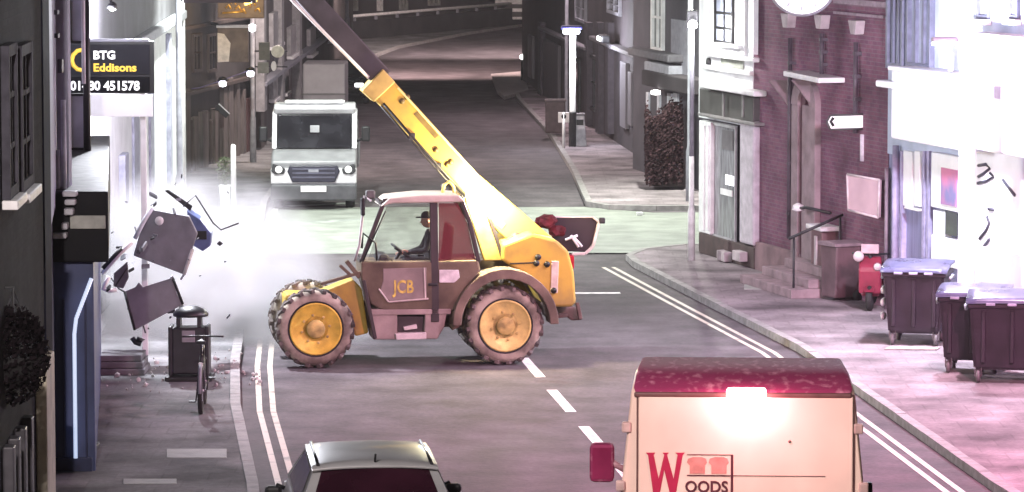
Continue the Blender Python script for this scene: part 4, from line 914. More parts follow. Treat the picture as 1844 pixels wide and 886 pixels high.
# rear body and counterweight
mb = MB(); mb.prism(tpoly([(905, 470), (905, 440), (958, 420), (1002, 432), (1024, 452), (1034, 490), (1038, 545), (1030, 553), (985, 553), (960, 505), (930, 486)], .75), -.75, .75, ch=.05, seg=3); mb.build('rear_body', YEL, th)
mb = MB(); bar(mb, (918, 475), (968, 473), .77, .025, .02); mb.build('body_seam', BLACK, th)
mb = MB()
for (u, v) in ((969, 463), (966, 474), (985, 476), (997, 523)):
    x, z = tp(u, v, .77); mb.tube([(x, .74, z), (x, .79, z)], .05, 10)
mb.build('cap', BLACK, th)
mb = MB(); bar(mb, (1000, 470), (998, 528), .78, .12, .03); mb.build('tail_panel', mat('tail_pale', (.6, .52, .44), .5, .25), th)
mb = MB(); mb.prism(tpoly([(985, 553), (1035, 552), (1048, 562), (1050, 576), (1030, 578), (1020, 570), (990, 578)], .3), -.5, .3, ch=.03); bar(mb, (985, 572), (1022, 568), .5, .06, .1); bar(mb, (1040, 545), (1046, 575), .5, .06, .1); mb.build('tow_hitch', mat('hitch_rust', (.12, .08, .07), .7, .5, 6, .3), th)
# rear cab struts (yellow A frame carrying the boom)
mb = MB(); mb.prism(tpoly([(838, 360), (862, 352), (906, 470), (872, 470)], .55), .35, .55, ch=.02); mb.build('boom_support', YELD, th)
mb = MB(); bar(mb, (882, 392), (908, 472), .56, .06, .3); mb.build('support_edge', CABM, th)
# boom
yb = .22
def boomline(u): return None
mb = MB(); mb.prism(tpoly([(668, 172), (704, 140), (860, 312), (1004, 436), (962, 470), (900, 420), (826, 336)], yb), yb - .42, yb, ch=.025); mb.build('boom', YEL, th)
mb = MB(); mb.prism(tpoly([(652, 164), (690, 124), (712, 148), (674, 184)], yb + .03), yb - .45, yb + .03, ch=.02); mb.build('boom_collar', mat('collar_yellow', (.50, .36, .11), .5, .3, 3), th)
mb = MB(); bar(mb, (716, 158), (862, 318), yb + .02, .035, .02); mb.build('boom_edge', mat('edge_cream', (.75, .6, .25), .5, .2), th)
mb = MB(); 
for (u, v) in ((690, 150), (724, 182), (733, 175), (785, 270), (806, 296), (812, 292)):
    x, z = tp(u, v, yb + .005); mb.tube([(x, yb - .01, z), (x, yb + .012, z)], .05, 10)
mb.build('pad_bolt', mat('bolt_brown', (.12, .08, .02), .6), th)
(xa, za), (xb, zb) = tp(668, 150, yb), tp(552, 24, yb); dx, dz = xb - xa, zb - za; L_b = math.hypot(dx, dz); dx /= L_b; dz /= L_b
ext = 2.7
mb = MB(); n_ = (-dz, dx); hw = .17
c1 = tp(690, 142, yb - .05); c2 = (c1[0] + dx * ext, c1[1] + dz * ext)
mb.prism([(c1[0] + n_[0]*hw, c1[1] + n_[1]*hw), (c2[0] + n_[0]*hw, c2[1] + n_[1]*hw), (c2[0] - n_[0]*hw, c2[1] - n_[1]*hw), (c1[0] - n_[0]*hw, c1[1] - n_[1]*hw)], yb - .36, yb - .05, ch=.02); mb.build('inner_boom', mat('inner_boom_dark', (.05, .043, .05), .45, .4, 3, .1), th)
mb = MB(); (xa, za), (xb, zb) = tp(664, 140, yb), tp(528, 2, yb); mb.tube([(xa, yb - .02, za), (xb, yb - .02, zb), (xb + dx * .6, yb - .02, zb + dz * .6)], .028, 8); mb.build('boom_hose', mat('hose_bright', (.62, .58, .58), .35, .2, 4), th)
mb = MB(); hx, hz = c2; mb.box(hx - .1, hx + .25, yb - .5, yb + .1, hz - .3, hz + .1, ch=.04); mb.box(hx + .25, hx + .33, yb - .75, yb + .4, hz - .75, hz + .15, ch=.02)
for yy in (yb - .6, yb + .2): mb.box(hx + .33, hx + 1.4, yy - .05, yy + .05, hz - .75, hz - .69, ch=.01)
mb.build('fork_carriage', CABM, th)
mb = MB(); a, b = tp(884, 440, yb - .1), tp(800, 330, yb - .1); mb.tube([(a[0], yb - .2, a[1]), (b[0], yb - .2, b[1])], .07, 10); mb.build('lift_ram', CABM, th)
mb = MB(); a = tp(930, 428, yb + .02); mb.tube([(a[0], yb - .6, a[1]), (a[0], yb + .1, a[1])], .09, 12); mb.build('pivot_pin', CABM, th)
mb = MB(); (xa, za), (xb, zb) = tp(690, 186, yb), tp(836, 350, yb); nx, nz = (zb - za), -(xb - xa); q_ = math.hypot(nx, nz); nx /= q_; nz /= q_
for o_, r_ in ((.0, .022), (.055, .016)):
    mb.tube([(xa - nx * o_, yb + .02, za - nz * o_), ((xa + xb) / 2 - nx * o_, yb + .03, (za + zb) / 2 - nz * o_ - .02), (xb - nx * o_, yb + .02, zb - nz * o_)], r_, 6)
mb.build('boom_pipe', mat('pipe_black', (.02, .018, .016), .5, .4, 5), th)
for (u, v) in ((742, 246), (790, 300)):
    x_, z_ = tp(u, v, yb + .03); MB().box(x_ - .05, x_ + .05, yb, yb + .045, z_ - .06, z_ + .06, ch=.01).build('pipe_clamp', DARKM, th)
mb = MB(); mb.prism(tpoly([(744, 205), (752, 200), (790, 244), (783, 250)], yb + .004), yb - .01, yb + .004); mb.build('boom_decal', mat('decal_worn', (.16, .11, .03), .6, .6, 6), th)
mb = MB(); mb.prism(tpoly([(878, 372), (912, 404), (904, 414), (868, 382)], yb + .012), yb - .01, yb + .012, ch=.008); mb.build('boom_plate', YELD, th)
x_, z_ = tp(1028, 470, .6); MB().box(x_ - .04, x_ + .05, .45, .7, z_ - .12, z_ + .1, ch=.02).build('tail_light', mat('tail_red', (.35, .01, .02), .3), th)
mb = MB(); (xa, za), (xb, zb) = tp(660, 468, 1.0), tp(700, 380, 1.0); mb.tube([(xa + .05, 1.0, za), (xb + .05, 1.0, zb)], .014, 6); mb.build('wiper', BLACK, th)
x_, z_ = tp(778, 512, yc + .01); MB().box(x_ - .09, x_ + .06, yc, yc + .03, z_ - .025, z_ + .02, ch=.01).build('door_handle', BLACK, th)
# beacon, lit rear work lamp, mirrors
x, z = tp(806, 344, .5); mb = MB(); mb.tube([(x + .1, .5, z - .12), (x + .06, .5, z + .1), (x - .03, .5, z + .16), (x - .1, .5, z + .06), (x - .11, .5, z - .12)], .028, 8); mb.box(x - .13, x + .13, .45, .55, z - .16, z - .1, ch=.01); mb.build('roof_beacon', mat('beacon_ochre', (.6, .42, .12), .5, .2), th)
x, z = tp(850, 352, .62); mb = MB(); mb.lathe([(0, -.06), (.09, -.05), (.105, .03), (0, .05)], 14, M=Matrix.Translation((x, .62, z)) @ Matrix.Rotation(math.radians(-70), 4, 'X')); wl = mb.build('work_lamp', emat('work_lamp_lit', (1, .84, .5), 120), th)
lamp('work_lamp_light', 'POINT', (x - .25, .74, z - .04), 800, (1, .85, .5), th, .12)
mb = MB(); P = [tp(u, v, 1.0) for u, v in ((668, 362), (656, 352), (646, 440), (638, 470))]; mb.tube([(P[0][0], .95, P[0][1]), (P[1][0], 1.05, P[1][1]), (P[2][0], 1.1, P[2][1]), (P[3][0], 1.02, P[3][1])], .022, 6); mb.build('mirror_arm', mat('arm_pale', (.5, .5, .5), .5), th)
x, z = tp(653, 372, 1.1); MB().box(x - .03, x + .03, 1.03, 1.2, z - .14, z + .14, ch=.02).build('mirror', BLACK, th)
x, z = tp(652, 436, 1.05); mb = MB(); mb.tube([(x, 1.0, z - .1), (x - .02, 1.05, z + .14), (x - .22, 1.05, z - .02), (x - .24, 1.02, z - .3)], .02, 6); mb.build('grab_handle', BLACK, th)
x, z = tp(664, 349, .6); MB().box(x - .1, x + .05, .52, .68, z - .08, z + .06, ch=.03).build('front_lamp', mat('lamp_case', (.1, .1, .1), .5), th)
# open engine cover on the far side with its pale stay
ye = -1.15
mb = MB(); mb.prism(tpoly([(986, 392), (1066, 392), (1076, 400), (1066, 440), (1056, 454), (1000, 452)], ye), ye - .05, ye, ch=.02); ec = mb.build('engine_cover', mat('cover_inside_dark', (.014, .006, .010), .6, .4, 4, .1), th)
mb = MB()
for a, b, w_ in [((986, 391), (1068, 391), .03), ((1068, 391), (1079, 400), .035), ((1079, 400), (1068, 444), .05), ((1068, 444), (1054, 457), .05), ((1054, 457), (1030, 458), .05)]: bar(mb, a, b, ye + .03, w_, .06)
mb.build('cover_edge', mat('cover_edge_pale', (.5, .44, .42), .5), ec)
mb = MB()
for a, b in [((1018, 432), (1040, 424)), ((1028, 424), (1042, 445)), ((1034, 428), (1048, 444))]: (xa, za), (xb, zb) = tp(*a, ye + .06), tp(*b, ye + .06); mb.tube([(xa, ye + .06, za), (xb, ye + .06, zb)], .022, 6)
mb.build('stay', WHITEP, ec)
x, z = tp(1084, 397, ye); MB().box(x - .05, x + .05, ye - .03, ye + .05, z - .05, z + .05, ch=.02).build('latch', BLACK, ec)
mb = MB(); mb.box(tp(1000, 450, -.8)[0], tp(905, 450, -.8)[0], -1.12, -.76, .95, 1.5, ch=.05); mb.build('engine_housing', YELD, th)
for (u, v, r) in ((985, 398, .15), (1004, 416, .12), (970, 404, .08)):
    x, z = tp(u, v, -.95); mb = MB(); bm = bmesh.new(); bmesh.ops.create_icosphere(bm, subdivisions=2, radius=r)
    for q in bm.verts: q.co = V((q.co.x * 1.25, q.co.y, q.co.z * .8)) * random.uniform(.7, 1.2)
    mb.bm(bm, 0, False, Matrix.Translation((x, -.95, z))); mb.build('air_filter', mat('filter_red', (.09, .012, .018), .75, .6, 6, .4, spec=.15), th)
# seat, wheel, console
sx, sz = tp(778, 470, .55)
mb = MB(); mb.box(sx - .22, sx + .28, .32, .80, sz - .22, sz - .06, ch=.05); mb.prism([(sx - .28, sz - .15), (sx - .14, sz - .1), (sx - .22, sz + .62), (sx - .34, sz + .6)], .34, .78, ch=.04); mb.build('seat', mat('seat_black', (.016, .014, .016), .7), th)
wx, wz = tp(722, 452, .55)
mb = MB(); torus(mb, .19, .018, 24, 8, Matrix.Translation((wx, .55, wz)) @ Matrix.Rotation(math.radians(-38), 4, 'Y') @ Matrix.Rotation(RX, 4, 'X')); mb.tube([(wx + .22, .55, wz - .34), (wx, .55, wz)], .028, 6); mb.tube([(wx - .12, .4, wz - .1), (wx + .12, .7, wz + .06)], .012, 5); mb.build('steering_wheel', BLACK, th)
mb = MB(); mb.prism([(wx + .12, wz - .45), (wx + .5, wz - .4), (wx + .38, wz - .02), (wx + .22, wz - .04)], .2, .85, ch=.04); mb.build('console', mat('console_dark', (.03, .03, .033), .6), th)

# driver
def skin(name, edges, pts, rad, m, parent, lvl=2):
    me = bpy.data.meshes.new(name); me.from_pydata(pts, edges, []); o = bpy.data.objects.new(name, me); C.objects.link(o)
    md = o.modifiers.new('Skin', 'SKIN'); md.use_smooth_shade = True
    for i, r in enumerate(rad): me.skin_vertices[0].data[i].radius = (r, r) if not isinstance(r, tuple) else r
    me.skin_vertices[0].data[0].use_root = True
    s = o.modifiers.new('Subdivision', 'SUBSURF'); s.levels = lvl; s.render_levels = lvl
    me.materials.append(m); o.parent = parent; return o
pr_ = th.matrix_basis @ V((sx + .02, .56, sz - .05))
man = thing('person', 'driver in dark peaked cap and dark coat seated in the telehandler cab', 'person', T.world(sx + .02, .56, sz - .05), T.a)
HANDL, HANDR = V((wx - sx - .05, .17, wz - sz + .07)), V((wx - sx + .0, -.17, wz - sz + .0))
pts = [(0, 0, .06), (-.02, 0, .28), (.0, 0, .48), (.03, 0, .58),             # pelvis, waist, chest, neck
       (0, .19, .47), (.12, .24, .24), tuple(HANDL - V((.07, 0, .02))),
       (0, -.19, .47), (.12, -.24, .24), tuple(HANDR - V((.07, 0, .02))),
       (.05, .1, .04), (.46, .14, .08), (.56, .14, -.34), (.05, -.1, .04), (.46, -.14, .08), (.56, -.14, -.34)]
edg = [(0,1),(1,2),(2,3),(2,4),(4,5),(5,6),(2,7),(7,8),(8,9),(0,10),(10,11),(11,12),(0,13),(13,14),(14,15)]
skin('coat', edg, pts, [.15, (.15,.13), (.17,.13), .062, .075, .055, .04, .075, .055, .04, .10, .07, .05, .10, .07, .05], mat('coat_dark', (.018, .016, .02), .8, .4, 8, .2), man)
SKIN = mat('skin', (.42, .25, .19), .55, .15, 12, .05)
hb_ = MB(); bm = bmesh.new(); bmesh.ops.create_uvsphere(bm, u_segments=20, v_segments=16, radius=.1)
for q in bm.verts:
    x, y, z = q.co; 
    q.co = V((x * 1.02 - .01 * (z < -.03), y * .78 * (1 - .25 * (z < -.04)), z * 1.22))
    if x > .05 and z < -.02: q.co.x += .008
hb_.bm(bm, 0, True, Matrix.Translation((.06, 0, .71)))
hb_.prism([(.155, .705), (.185, .675), (.155, .665)], -.014, .014, ch=.006)
for s in (-1, 1): hb_.lathe([(.022, -.008), (.026, 0), (.0, .01)], 10, M=Matrix.Translation((.055, s * .08, .70)) @ Matrix.Rotation(-s * RX, 4, 'X'))
hd_ = hb_.build('head', SKIN, man)
mb = MB(); 
for s in (-1, 1): mb.lathe([(.012, 0), (.008, .006), (0, .008)], 8, M=Matrix.Translation((.148, s * .033, .72)) @ Matrix.Rotation(RX, 4, 'Y'))
mb.build('eye', BLACK, hd_); MB().box(.146, .158, -.024, .024, .632, .640, ch=.003).build('mouth', mat('lip', (.25, .1, .09), .6), hd_)
mb = MB(); mb.lathe([(.108, 0), (.112, .03), (.1, .07), (.06, .10), (0, .105)], 18, M=Matrix.Translation((.05, 0, .755))); mb.prism([(.10, -.075), (.23, -.045), (.245, 0), (.23, .045), (.10, .075)], .752, .768, axis='z', ch=.005); mb.build('cap', mat('cap_black', (.012, .012, .014), .8), man)
for Hc, s in ((HANDL, 1), (HANDR, -1)):
    pts = [tuple(Hc - V((.075, 0, .02))), tuple(Hc - V((.03, 0, 0)))]; edg = [(0, 1)]; rad = [.03, (.038, .02)]
    for k in range(4):
        yy = (k - 1.5) * .019; ln = (.034, .038, .036, .028)[k]; i = len(pts)
        pts += [tuple(Hc + V((.005, yy, .012))), tuple(Hc + V((ln, yy, .006))), tuple(Hc + V((ln + .006, yy, -.022))), tuple(Hc + V((ln - .016, yy, -.034)))]
        edg += [(1, i), (i, i+1), (i+1, i+2), (i+2, i+3)]; rad += [.0095, .0092, .0086, .008]
    i = len(pts); pts += [tuple(Hc + V((-.03, -s * .034, -.006))), tuple(Hc + V((.0, -s * .046, -.022))), tuple(Hc + V((.02, -s * .036, -.034)))]; edg += [(1, i), (i, i+1), (i+1, i+2)]; rad += [.012, .0105, .0095]
    skin('hand', edg, pts, rad, SKIN, man, 1)

# ------------------------------------------------------------------ BAKERY VAN (seen from behind)
vY = 37.0
rear = at(1338, 700, vY); VH = rear.z
vx = (1338 - 922) / 7000 * vY
va = math.radians(-3.0)         # van points just right of the view axis
van = thing('bakery_van', 'cream and red bakery van with lit brake light in the foreground', 'van', (rear.x, vY, 0), va)
VF = Frame((rear.x, vY), va)
CRV = mat('van_cream', (.80, .56, .48), .5, .16, 1.1, .0, coat=.3)
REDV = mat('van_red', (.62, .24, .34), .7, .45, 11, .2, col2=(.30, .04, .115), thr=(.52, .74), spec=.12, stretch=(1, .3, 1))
hwB = 1.21; hwT = 1.075
def vsec(y, z0, zt, wb, wt, r=.075, n=5):
    """closed van cross-section at depth y"""
    pts = [(-wb, z0), (-wb, zt * .52)]
    for k in range(n + 1):
        q = math.pi - (math.pi / 2) * k / n; pts.append((-wt + r + r * math.cos(q), zt - r * .8 + r * .8 * math.sin(q)))
    for k in range(n + 1):
        q = math.pi / 2 - (math.pi / 2) * k / n; pts.append((wt - r + r * math.cos(q), zt - r * .8 + r * .8 * math.sin(q)))
    pts += [(wb, zt * .52), (wb, z0)]
    return [(x, y, z) for x, z in pts]
secs = [vsec(0, .45, VH - .05, hwB - .02, hwT - .02), vsec(.05, .45, VH - .005, hwB, hwT), vsec(1.3, .45, VH + .02, hwB, hwT - .01), vsec(2.5, .45, VH - .02, hwB, hwT - .04), vsec(2.9, .45, VH - .16, hwB, hwT - .07), vsec(3.7, .45, VH - .85, hwB, hwT), vsec(4.3, .45, 1.35, hwB - .02, hwB - .1), vsec(4.95, .45, 1.05, hwB - .15, hwB - .2)]
mb = MB(); mb.grid(secs, 0, True); mb.add(secs[0], [tuple(range(len(secs[0])))]); mb.add(secs[-1], [tuple(range(len(secs[0])))[::-1]])
body = mb.build('body', CRV, van)
# red roof skin a little proud of the body, with ribs
rs = []
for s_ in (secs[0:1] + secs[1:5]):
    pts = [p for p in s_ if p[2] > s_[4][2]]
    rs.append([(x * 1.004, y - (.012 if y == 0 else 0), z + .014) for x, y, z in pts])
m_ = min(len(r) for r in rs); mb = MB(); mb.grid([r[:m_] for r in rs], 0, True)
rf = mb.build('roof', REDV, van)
mb = MB(); mb.box(-hwT + .03, hwT - .03, -.035, .02, VH - .09, VH - .035, ch=.02); mb.build('rear_gutter', mat('van_seam', (.12, .05, .05), .5), van)
# doors, seams
def vp(u, v, y=-.02): return VF.hit(u, v, y)
(xa, za), (xb, zb) = vp(1150, 712), vp(1537, 712)
zb0 = .75
for (a0, b0) in ((xa, (xa + xb) / 2 - .006), ((xa + xb) / 2 + .006, xb)):
    pass
dm = MB(); dm.box(xa, xb, -.03, .0, zb0, za, ch=.02); door = dm.build('rear_door', CRV, van)
mb = MB(); t_ = .012
mb.box(xa - t_, xb + t_, -.008, .004, za, za + .02); mb.box(xa - .02, xa - .004, -.008, .004, zb0, za); mb.box(xb + .004, xb + .02, -.008, .004, zb0, za)
mb.build('door_seam', mat('van_seam', ()), van)
x, z = vp(1344, 716); mb = MB(); mb.box(x - .19, x + .19, -.09, -.02, z - .085, z + .10, ch=.035); mb.build('brake_light', emat('brake_lit', (1, .62, .55), 30), van)
lamp('brake_glow', 'POINT', (x, -.35, z + .02), 50, (1, .34, .42), van, .08)
# lettering and device
RW = mat('letter_red', (.42, .01, .06), .5, .2, 6); RD = mat('letter_dark', (.10, .02, .035), .5); PK = mat('loaf_pink', (.62, .22, .20), .6, .2, 9)
def vpt(u, v): return vp(u, v, -.033)
mb = MB(); W = [(1163, 815), (1180, 815), (1177, 819), (1186, 862), (1196, 819), (1193, 815), (1204, 815), (1201, 819), (1213, 862), (1220, 819), (1216, 815), (1233, 815), (1229, 820), (1217, 888), (1206, 888), (1196, 846), (1188, 888), (1176, 888), (1167, 820)]
mb.prism([vpt(u, v) for u, v in W], -.037, -.031); mb.build('letter_w', RW, door)
(x0, z0), (x1, z1) = vpt(1233, 912), vpt(1311, 866); text('OODS', .155, RD, door, (x0, -.034, vpt(1233, 886)[1]), (RX, 0, 0), off=.004, sx=.94)
mb = MB()
for cx in (1256, 1295):
    P = [(cx - 14, 853), (cx - 14, 838), (cx - 19, 833), (cx - 17, 826), (cx - 8, 823), (cx + 8, 823), (cx + 15, 826), (cx + 17, 833), (cx + 13, 838), (cx + 13, 853)]; mb.prism([vpt(u, v) for u, v in P], -.037, -.031)
mb.build('loaf_print', PK, door)
mb = MB()
for (u0, v0, u1, v1) in [(1237, 818, 1320, 820), (1316, 820, 1320, 900), (1237, 855, 1316, 858), (1320, 856, 1486, 858.5)]:
    (xx0, zz0), (xx1, zz1) = vpt(u0, v0), vpt(u1, v1); mb.box(xx0, xx1, -.036, -.0305, zz1, zz0)
mb.build('printed_line', RD, door)
# lower bits outside the frame: lights, bumper, wheels
for s in (-1, 1):
    MB().box(s * (hwB - .01) - .08, s * (hwB - .01) + .02 * (s > 0) , -.03, .1, .95, 1.5, ch=.02).build('tail_light', mat('tail_red', (.35, .01, .02), .3), van)
MB().box(-hwB, hwB, -.08, .1, .42, .68, ch=.04).build('bumper', BLACK, van)
for yy in (.95, 4.0):
    for s in (-1, 1): MB().lathe([(.2, -.11), (.33, -.11), (.35, -.06), (.35, .06), (.33, .11), (.2, .11), (0, .08)], 24, M=Matrix.Translation((s * (hwB - .12), yy, .35)) @ Matrix.Rotation(s * RX, 4, 'Y')).build('wheel', TYRE, van)
# left door mirror
ym = 3.55; (x0, zt), (x1, zb) = VF.hit(1062, 798, ym), VF.hit(1106, 868, ym)
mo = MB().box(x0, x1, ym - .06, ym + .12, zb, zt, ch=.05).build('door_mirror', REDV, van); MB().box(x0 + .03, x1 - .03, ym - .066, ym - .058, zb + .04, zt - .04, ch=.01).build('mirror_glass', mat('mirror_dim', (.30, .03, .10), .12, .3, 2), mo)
MB().tube([(x1 - .02, ym, (zt + zb) / 2), (-hwB + .02, ym + .08, (zt + zb) / 2 - .1)], .035, 8).build('mirror_arm', mat('arm_pink', (.5, .25, .3), .5), mo)
mb = MB(); mb.box(-hwB - .012, -hwB + .002, .15, 3.0, 1.30, 1.36, ch=.004); mb.build('side_rail', mat('van_seam', ()), van)
MB().box(hwB - .02, hwB + .05, .3, .42, 1.7, 1.95, ch=.02).build('hinge', BLACK, van)
for zz in (VH - .38, VH - .95, VH - 1.5):
    for s in (-1, 1): xx = hwT + .0 + (hwB - hwT) * (VH - zz) / (VH * .48); MB().box(s * xx - .05, s * xx + .04, -.03, .05, zz - .05, zz + .05, ch=.015).build('hinge', mat('hinge_pink', (.5, .34, .32), .5), van)
x_, z_ = vp(1420, 796); MB().tube([(x_, -.034, z_), (x_ + .02, -.034, z_ + .012)], .012, 6).build('dent_mark', mat('van_seam', ()), van)

# ------------------------------------------------------------------ cars
def car(name, label, loc, rz, paint, group=None, lit=False, glassm=None):
    t = thing(name, label, 'car', loc, rz, group); g = glassm or WGLASS      # local +y forward
    def sec(y, zb, zt, wb, wt, n=3):
        r = .1; P = [(-wb * .94, zb), (-wb, zb + .18), (-wb, zt - .22)]
        for k in range(n + 1): q = math.pi - math.pi/2 * k / n; P.append((-wt + r + r * math.cos(q), zt - r + r * math.sin(q)))
        return [(x, y, z) for x, z in P] + [(-x, y, z) for x, z in reversed(P)]
    S = [sec(-2.05, .36, .82, .78, .62), sec(-1.98, .24, .98, .85, .76), sec(-1.5, .2, 1.02, .89, .82), sec(0, .2, 1.0, .9, .84), sec(1.0, .2, .98, .89, .82), sec(1.7, .22, .86, .86, .74), sec(2.0, .3, .72, .78, .62), sec(2.07, .4, .62, .7, .5)]
    mb = MB(); mb.grid(S, 0, True); mb.add(S[0], [tuple(range(len(S[0])))]); mb.add(S[-1], [tuple(range(len(S[0])))[::-1]]); mb.build('body', paint, t)
    # greenhouse
    b0, b1, t0, t1 = -1.92, 1.05, -1.42, .30; wb, wt = .80, .62; zb, zt = .98, 1.42
    base = [(-wb, b0), (wb, b0), (wb, b1), (-wb, b1)]; top = [(-wt, t0), (wt, t0), (wt, t1), (-wt, t1)]
    mb = MB(); vs = [(x, y, zb) for x, y in base] + [(x, y, zt) for x, y in top]
    mb.add(vs, [(0,1,5,4),(1,2,6,5),(2,3,7,6),(3,0,4,7)]); mb.build('cabin', paint, t)
    G = [[(wt * 1.03 * math.sin(a) / math.sin(1.15), t0 - .10 + (t1 - t0 + .16) * j / 8, zt + .005 + .075 * (math.cos(a) - math.cos(1.15)) / (1 - math.cos(1.15)) * (1 - .55 * (2 * j / 8 - 1) ** 4) + .02 * math.sin(math.pi * j / 8)) for a in [1.15 * (2 * i / 12 - 1) for i in range(13)]] for j in range(9)]
    mb = MB(); mb.grid(G, 0, True); mb.grid([[(x, y, z - .03) for x, y, z in r] for r in G], 0, True)
    rim = [G[0], [(x, y, z - .03) for x, y, z in G[0]]]; mb.grid(rim, 0, True); rim = [G[-1], [(x, y, z - .03) for x, y, z in G[-1]]]; mb.grid(rim)
    rf = mb.build('roof', paint, t)
    MB().tube([(0, t0 - .02, zt + .07), (0, t0 - .12, zt + .16)], .012, 5).build('aerial', BLACK, rf)
    mb = MB(); mb.tube([(wt * .93, t0, zt + .035), (wt * .93, t1, zt + .035)], .018, 6); mb.tube([(-wt * .93, t0, zt + .035), (-wt * .93, t1, zt + .035)], .018, 6); mb.build('roof_rail', BLACK, rf)
    def pane(nm, A, B_, C_, D_, off, mi=.06, mt=.05):
        A, B_, C_, D_ = map(V, (A, B_, C_, D_)); n = (B_ - A).cross(D_ - A).normalized()
        if n.dot((A + C_) / 2 - V((0, -.4, 1.1))) < 0: n = -n
        f = lambda u, v: (A * (1-u) * (1-v) + B_ * u * (1-v) + C_ * u * v + D_ * (1-u) * v) + n * off
        N_ = 8; P = [[f(mi + (1 - 2 * mi) * i / N_, mt + (1 - 2 * mt) * j / N_) + n * (.05 * math.sin(math.pi * i / N_) if abs(n.x) < .3 else 0) for i in range(N_ + 1)] for j in range(N_ + 1)]
        m2 = MB(); m2.grid(P, 0, True); o = m2.build(nm, g, t); return o
    rw = pane('rear_window', vs[0], vs[1], vs[5], vs[4], .012, .07, .02)
    pane('windscreen', vs[3], vs[2], vs[6], vs[7], .012); pane('side_window', vs[1], vs[2], vs[6], vs[5], .012, .12, .1); pane('side_window', vs[0], vs[3], vs[7], vs[4], .012, .12, .1)
    MB().tube([(.0, -1.93, 1.06), (.34, -1.79, 1.17)], .01, 5).build('wiper', BLACK, rw)
    for s in (-1, 1):
        MB().box(s * .74 - .12, s * .74 + .10, -2.06, -1.9, .72, .95, ch=.04).build('tail_light', mat('tail_red', ()), t)
        MB().box(s * .66 - .15, s * .66 + .15, 1.88, 2.06, .62, .76, ch=.03).build('headlight', emat('headlight_on', (1, 1, 1), 2.5) if lit else mat('headlight_off', (.5, .5, .52), .15), t)
        m2 = MB(); m2.box(s * .96 - .09, s * .96 + .09, .72, .84, .78, .89, ch=.04); m2.tube([(s * .84, .8, .86), (s * .93, .8, .9)], .025, 6); m2.build('door_mirror', BLACK, t)
        for yy in (-1.28, 1.28):
            w_ = MB(); M = Matrix.Translation((s * .78, yy, .31)) @ Matrix.Rotation(s * RX, 4, 'Y'); w_.lathe([(.19, -.1), (.29, -.1), (.31, -.06), (.31, .06), (.29, .1), (.2, .1)], 24, M=M); wo = w_.build('wheel', TYRE, t); MB().lathe([(.2, .085), (.16, .06), (.05, .08), (0, .085)], 16, M=M).build('rim', mat('rim_alloy', ()), wo)
    MB().box(-.26, .26, 2.06, 2.085, .42, .53).build('number_plate', WHITEP, t); MB().box(-.26, .26, -2.085, -2.05, .62, .73).build('number_plate', mat('plate_yellow', (.6, .45, .05), .5), t)
    MB().box(-.4, .4, 2.0, 2.075, .55, .62, ch=.01).build('grille', BLACK, t)
    return t
cz = 1.49; cY = 42.6; cc = at(658, 812, cY)
SC = car('silver_car', 'silver hatchback with dark rear window at the bottom edge of the road', (cc.x, cY + .55, 0), math.radians(5.5), mat('car_silver', (.36, .36, .37), .42, .15, 2.5, 0, metal=.1, coat=.2), glassm=mat('car_rear_glass', (.030, .008, .016), .12, .4, 2, 0, spec=.5))
c = gp(655, 183); car('dark_car', 'dark car parked far up the road behind the end of the yellow boom', (c.x - .5, c.y, 0), math.pi - .12, mat('car_dark', (.018, .017, .02), .25, .3, 3, 0, coat=.5), lit=True)

SC.scale = (1.07, 1.0, 1.0)
# ------------------------------------------------------------------ flatbed van facing us
tY = 91.5; tc = at(565, 360, tY); tv = thing('flatbed_van', 'white and dark flatbed van parked facing us at the left kerb', 'van', (tc.x, tY, 0), math.radians(1.5))
TW = mat('van_white', (.58, .57, .60), .35, .15, 3, 0, coat=.3); TG = mat('van_lower_grey', (.075, .075, .085), .5, .3, 4, .1)
hw = 1.0          # local -y is the front (towards us)
mb = MB(); mb.prism([(0.05, .95), (.02, 1.15), (.45, 1.36), (1.0, 1.42), (2.1, 1.42), (2.1, .5), (.1, .5)], -hw, hw, axis='x', ch=.06, seg=3); mb.build('bonnet', mat('bonnet_grey', (.25, .25, .265), .4, .2, 3, 0, coat=.3), tv)
mb = MB(); 
for s in (-1, 1): mb.prism([(.70, 1.40), (1.22, 2.26), (2.1, 2.3), (2.1, 1.40)], s * (hw - .05) - .06, s * (hw - .05) + .06, axis='x', ch=.03)
mb.prism([(1.18, 2.2), (1.05, 2.34), (1.3, 2.44), (2.1, 2.44), (2.1, 2.24)], -hw + .03, hw - .03, axis='x', ch=.04); mb.box(-hw + .05, hw - .05, 2.0, 2.1, 1.3, 2.3); mb.build('cab', TW, tv)
mb = MB(); mb.prism([(.72, 1.42), (1.2, 2.22), (1.23, 2.22), (.76, 1.42)], -hw + .13, hw - .13, axis='x'); mb.build('windscreen', mat('screen_dark', (.018, .017, .022), .1, .5, 2, 0, spec=.6), tv)
x = MB(); x.box(-.1, .12, .84, .89, 1.78, 1.95, ch=.01, M=None); x.build('windscreen_sticker', mat('sticker_pale', (.35, .35, .37), .6), tv)
mb = MB(); mb.prism([(-.03, .62), (-.05, .98), (.05, 1.0), (.2, .98), (.2, .62)], -hw - .01, hw + .01, axis='x', ch=.03); mb.build('front_panel', TW, tv)
mb = MB(); mb.prism([(-.10, .22), (-.12, .62), (.2, .66), (.2, .25)], -hw - .015, hw + .015, axis='x', ch=.05); mb.build('bumper', TG, tv)
mb = MB(); mb.prism([(-.56, 1.06), (.56, 1.06), (.62, .92), (.50, .66), (-.50, .66), (-.62, .92)], -.085, .1, ch=.02); gr = mb.build('grille', mat('grille_blue_black', (.014, .014, .03), .35), tv)
mb = MB(); 
for z in (.78, .88, .98): mb.box(-.5, .5, -.105, -.08, z - .018, z + .018)
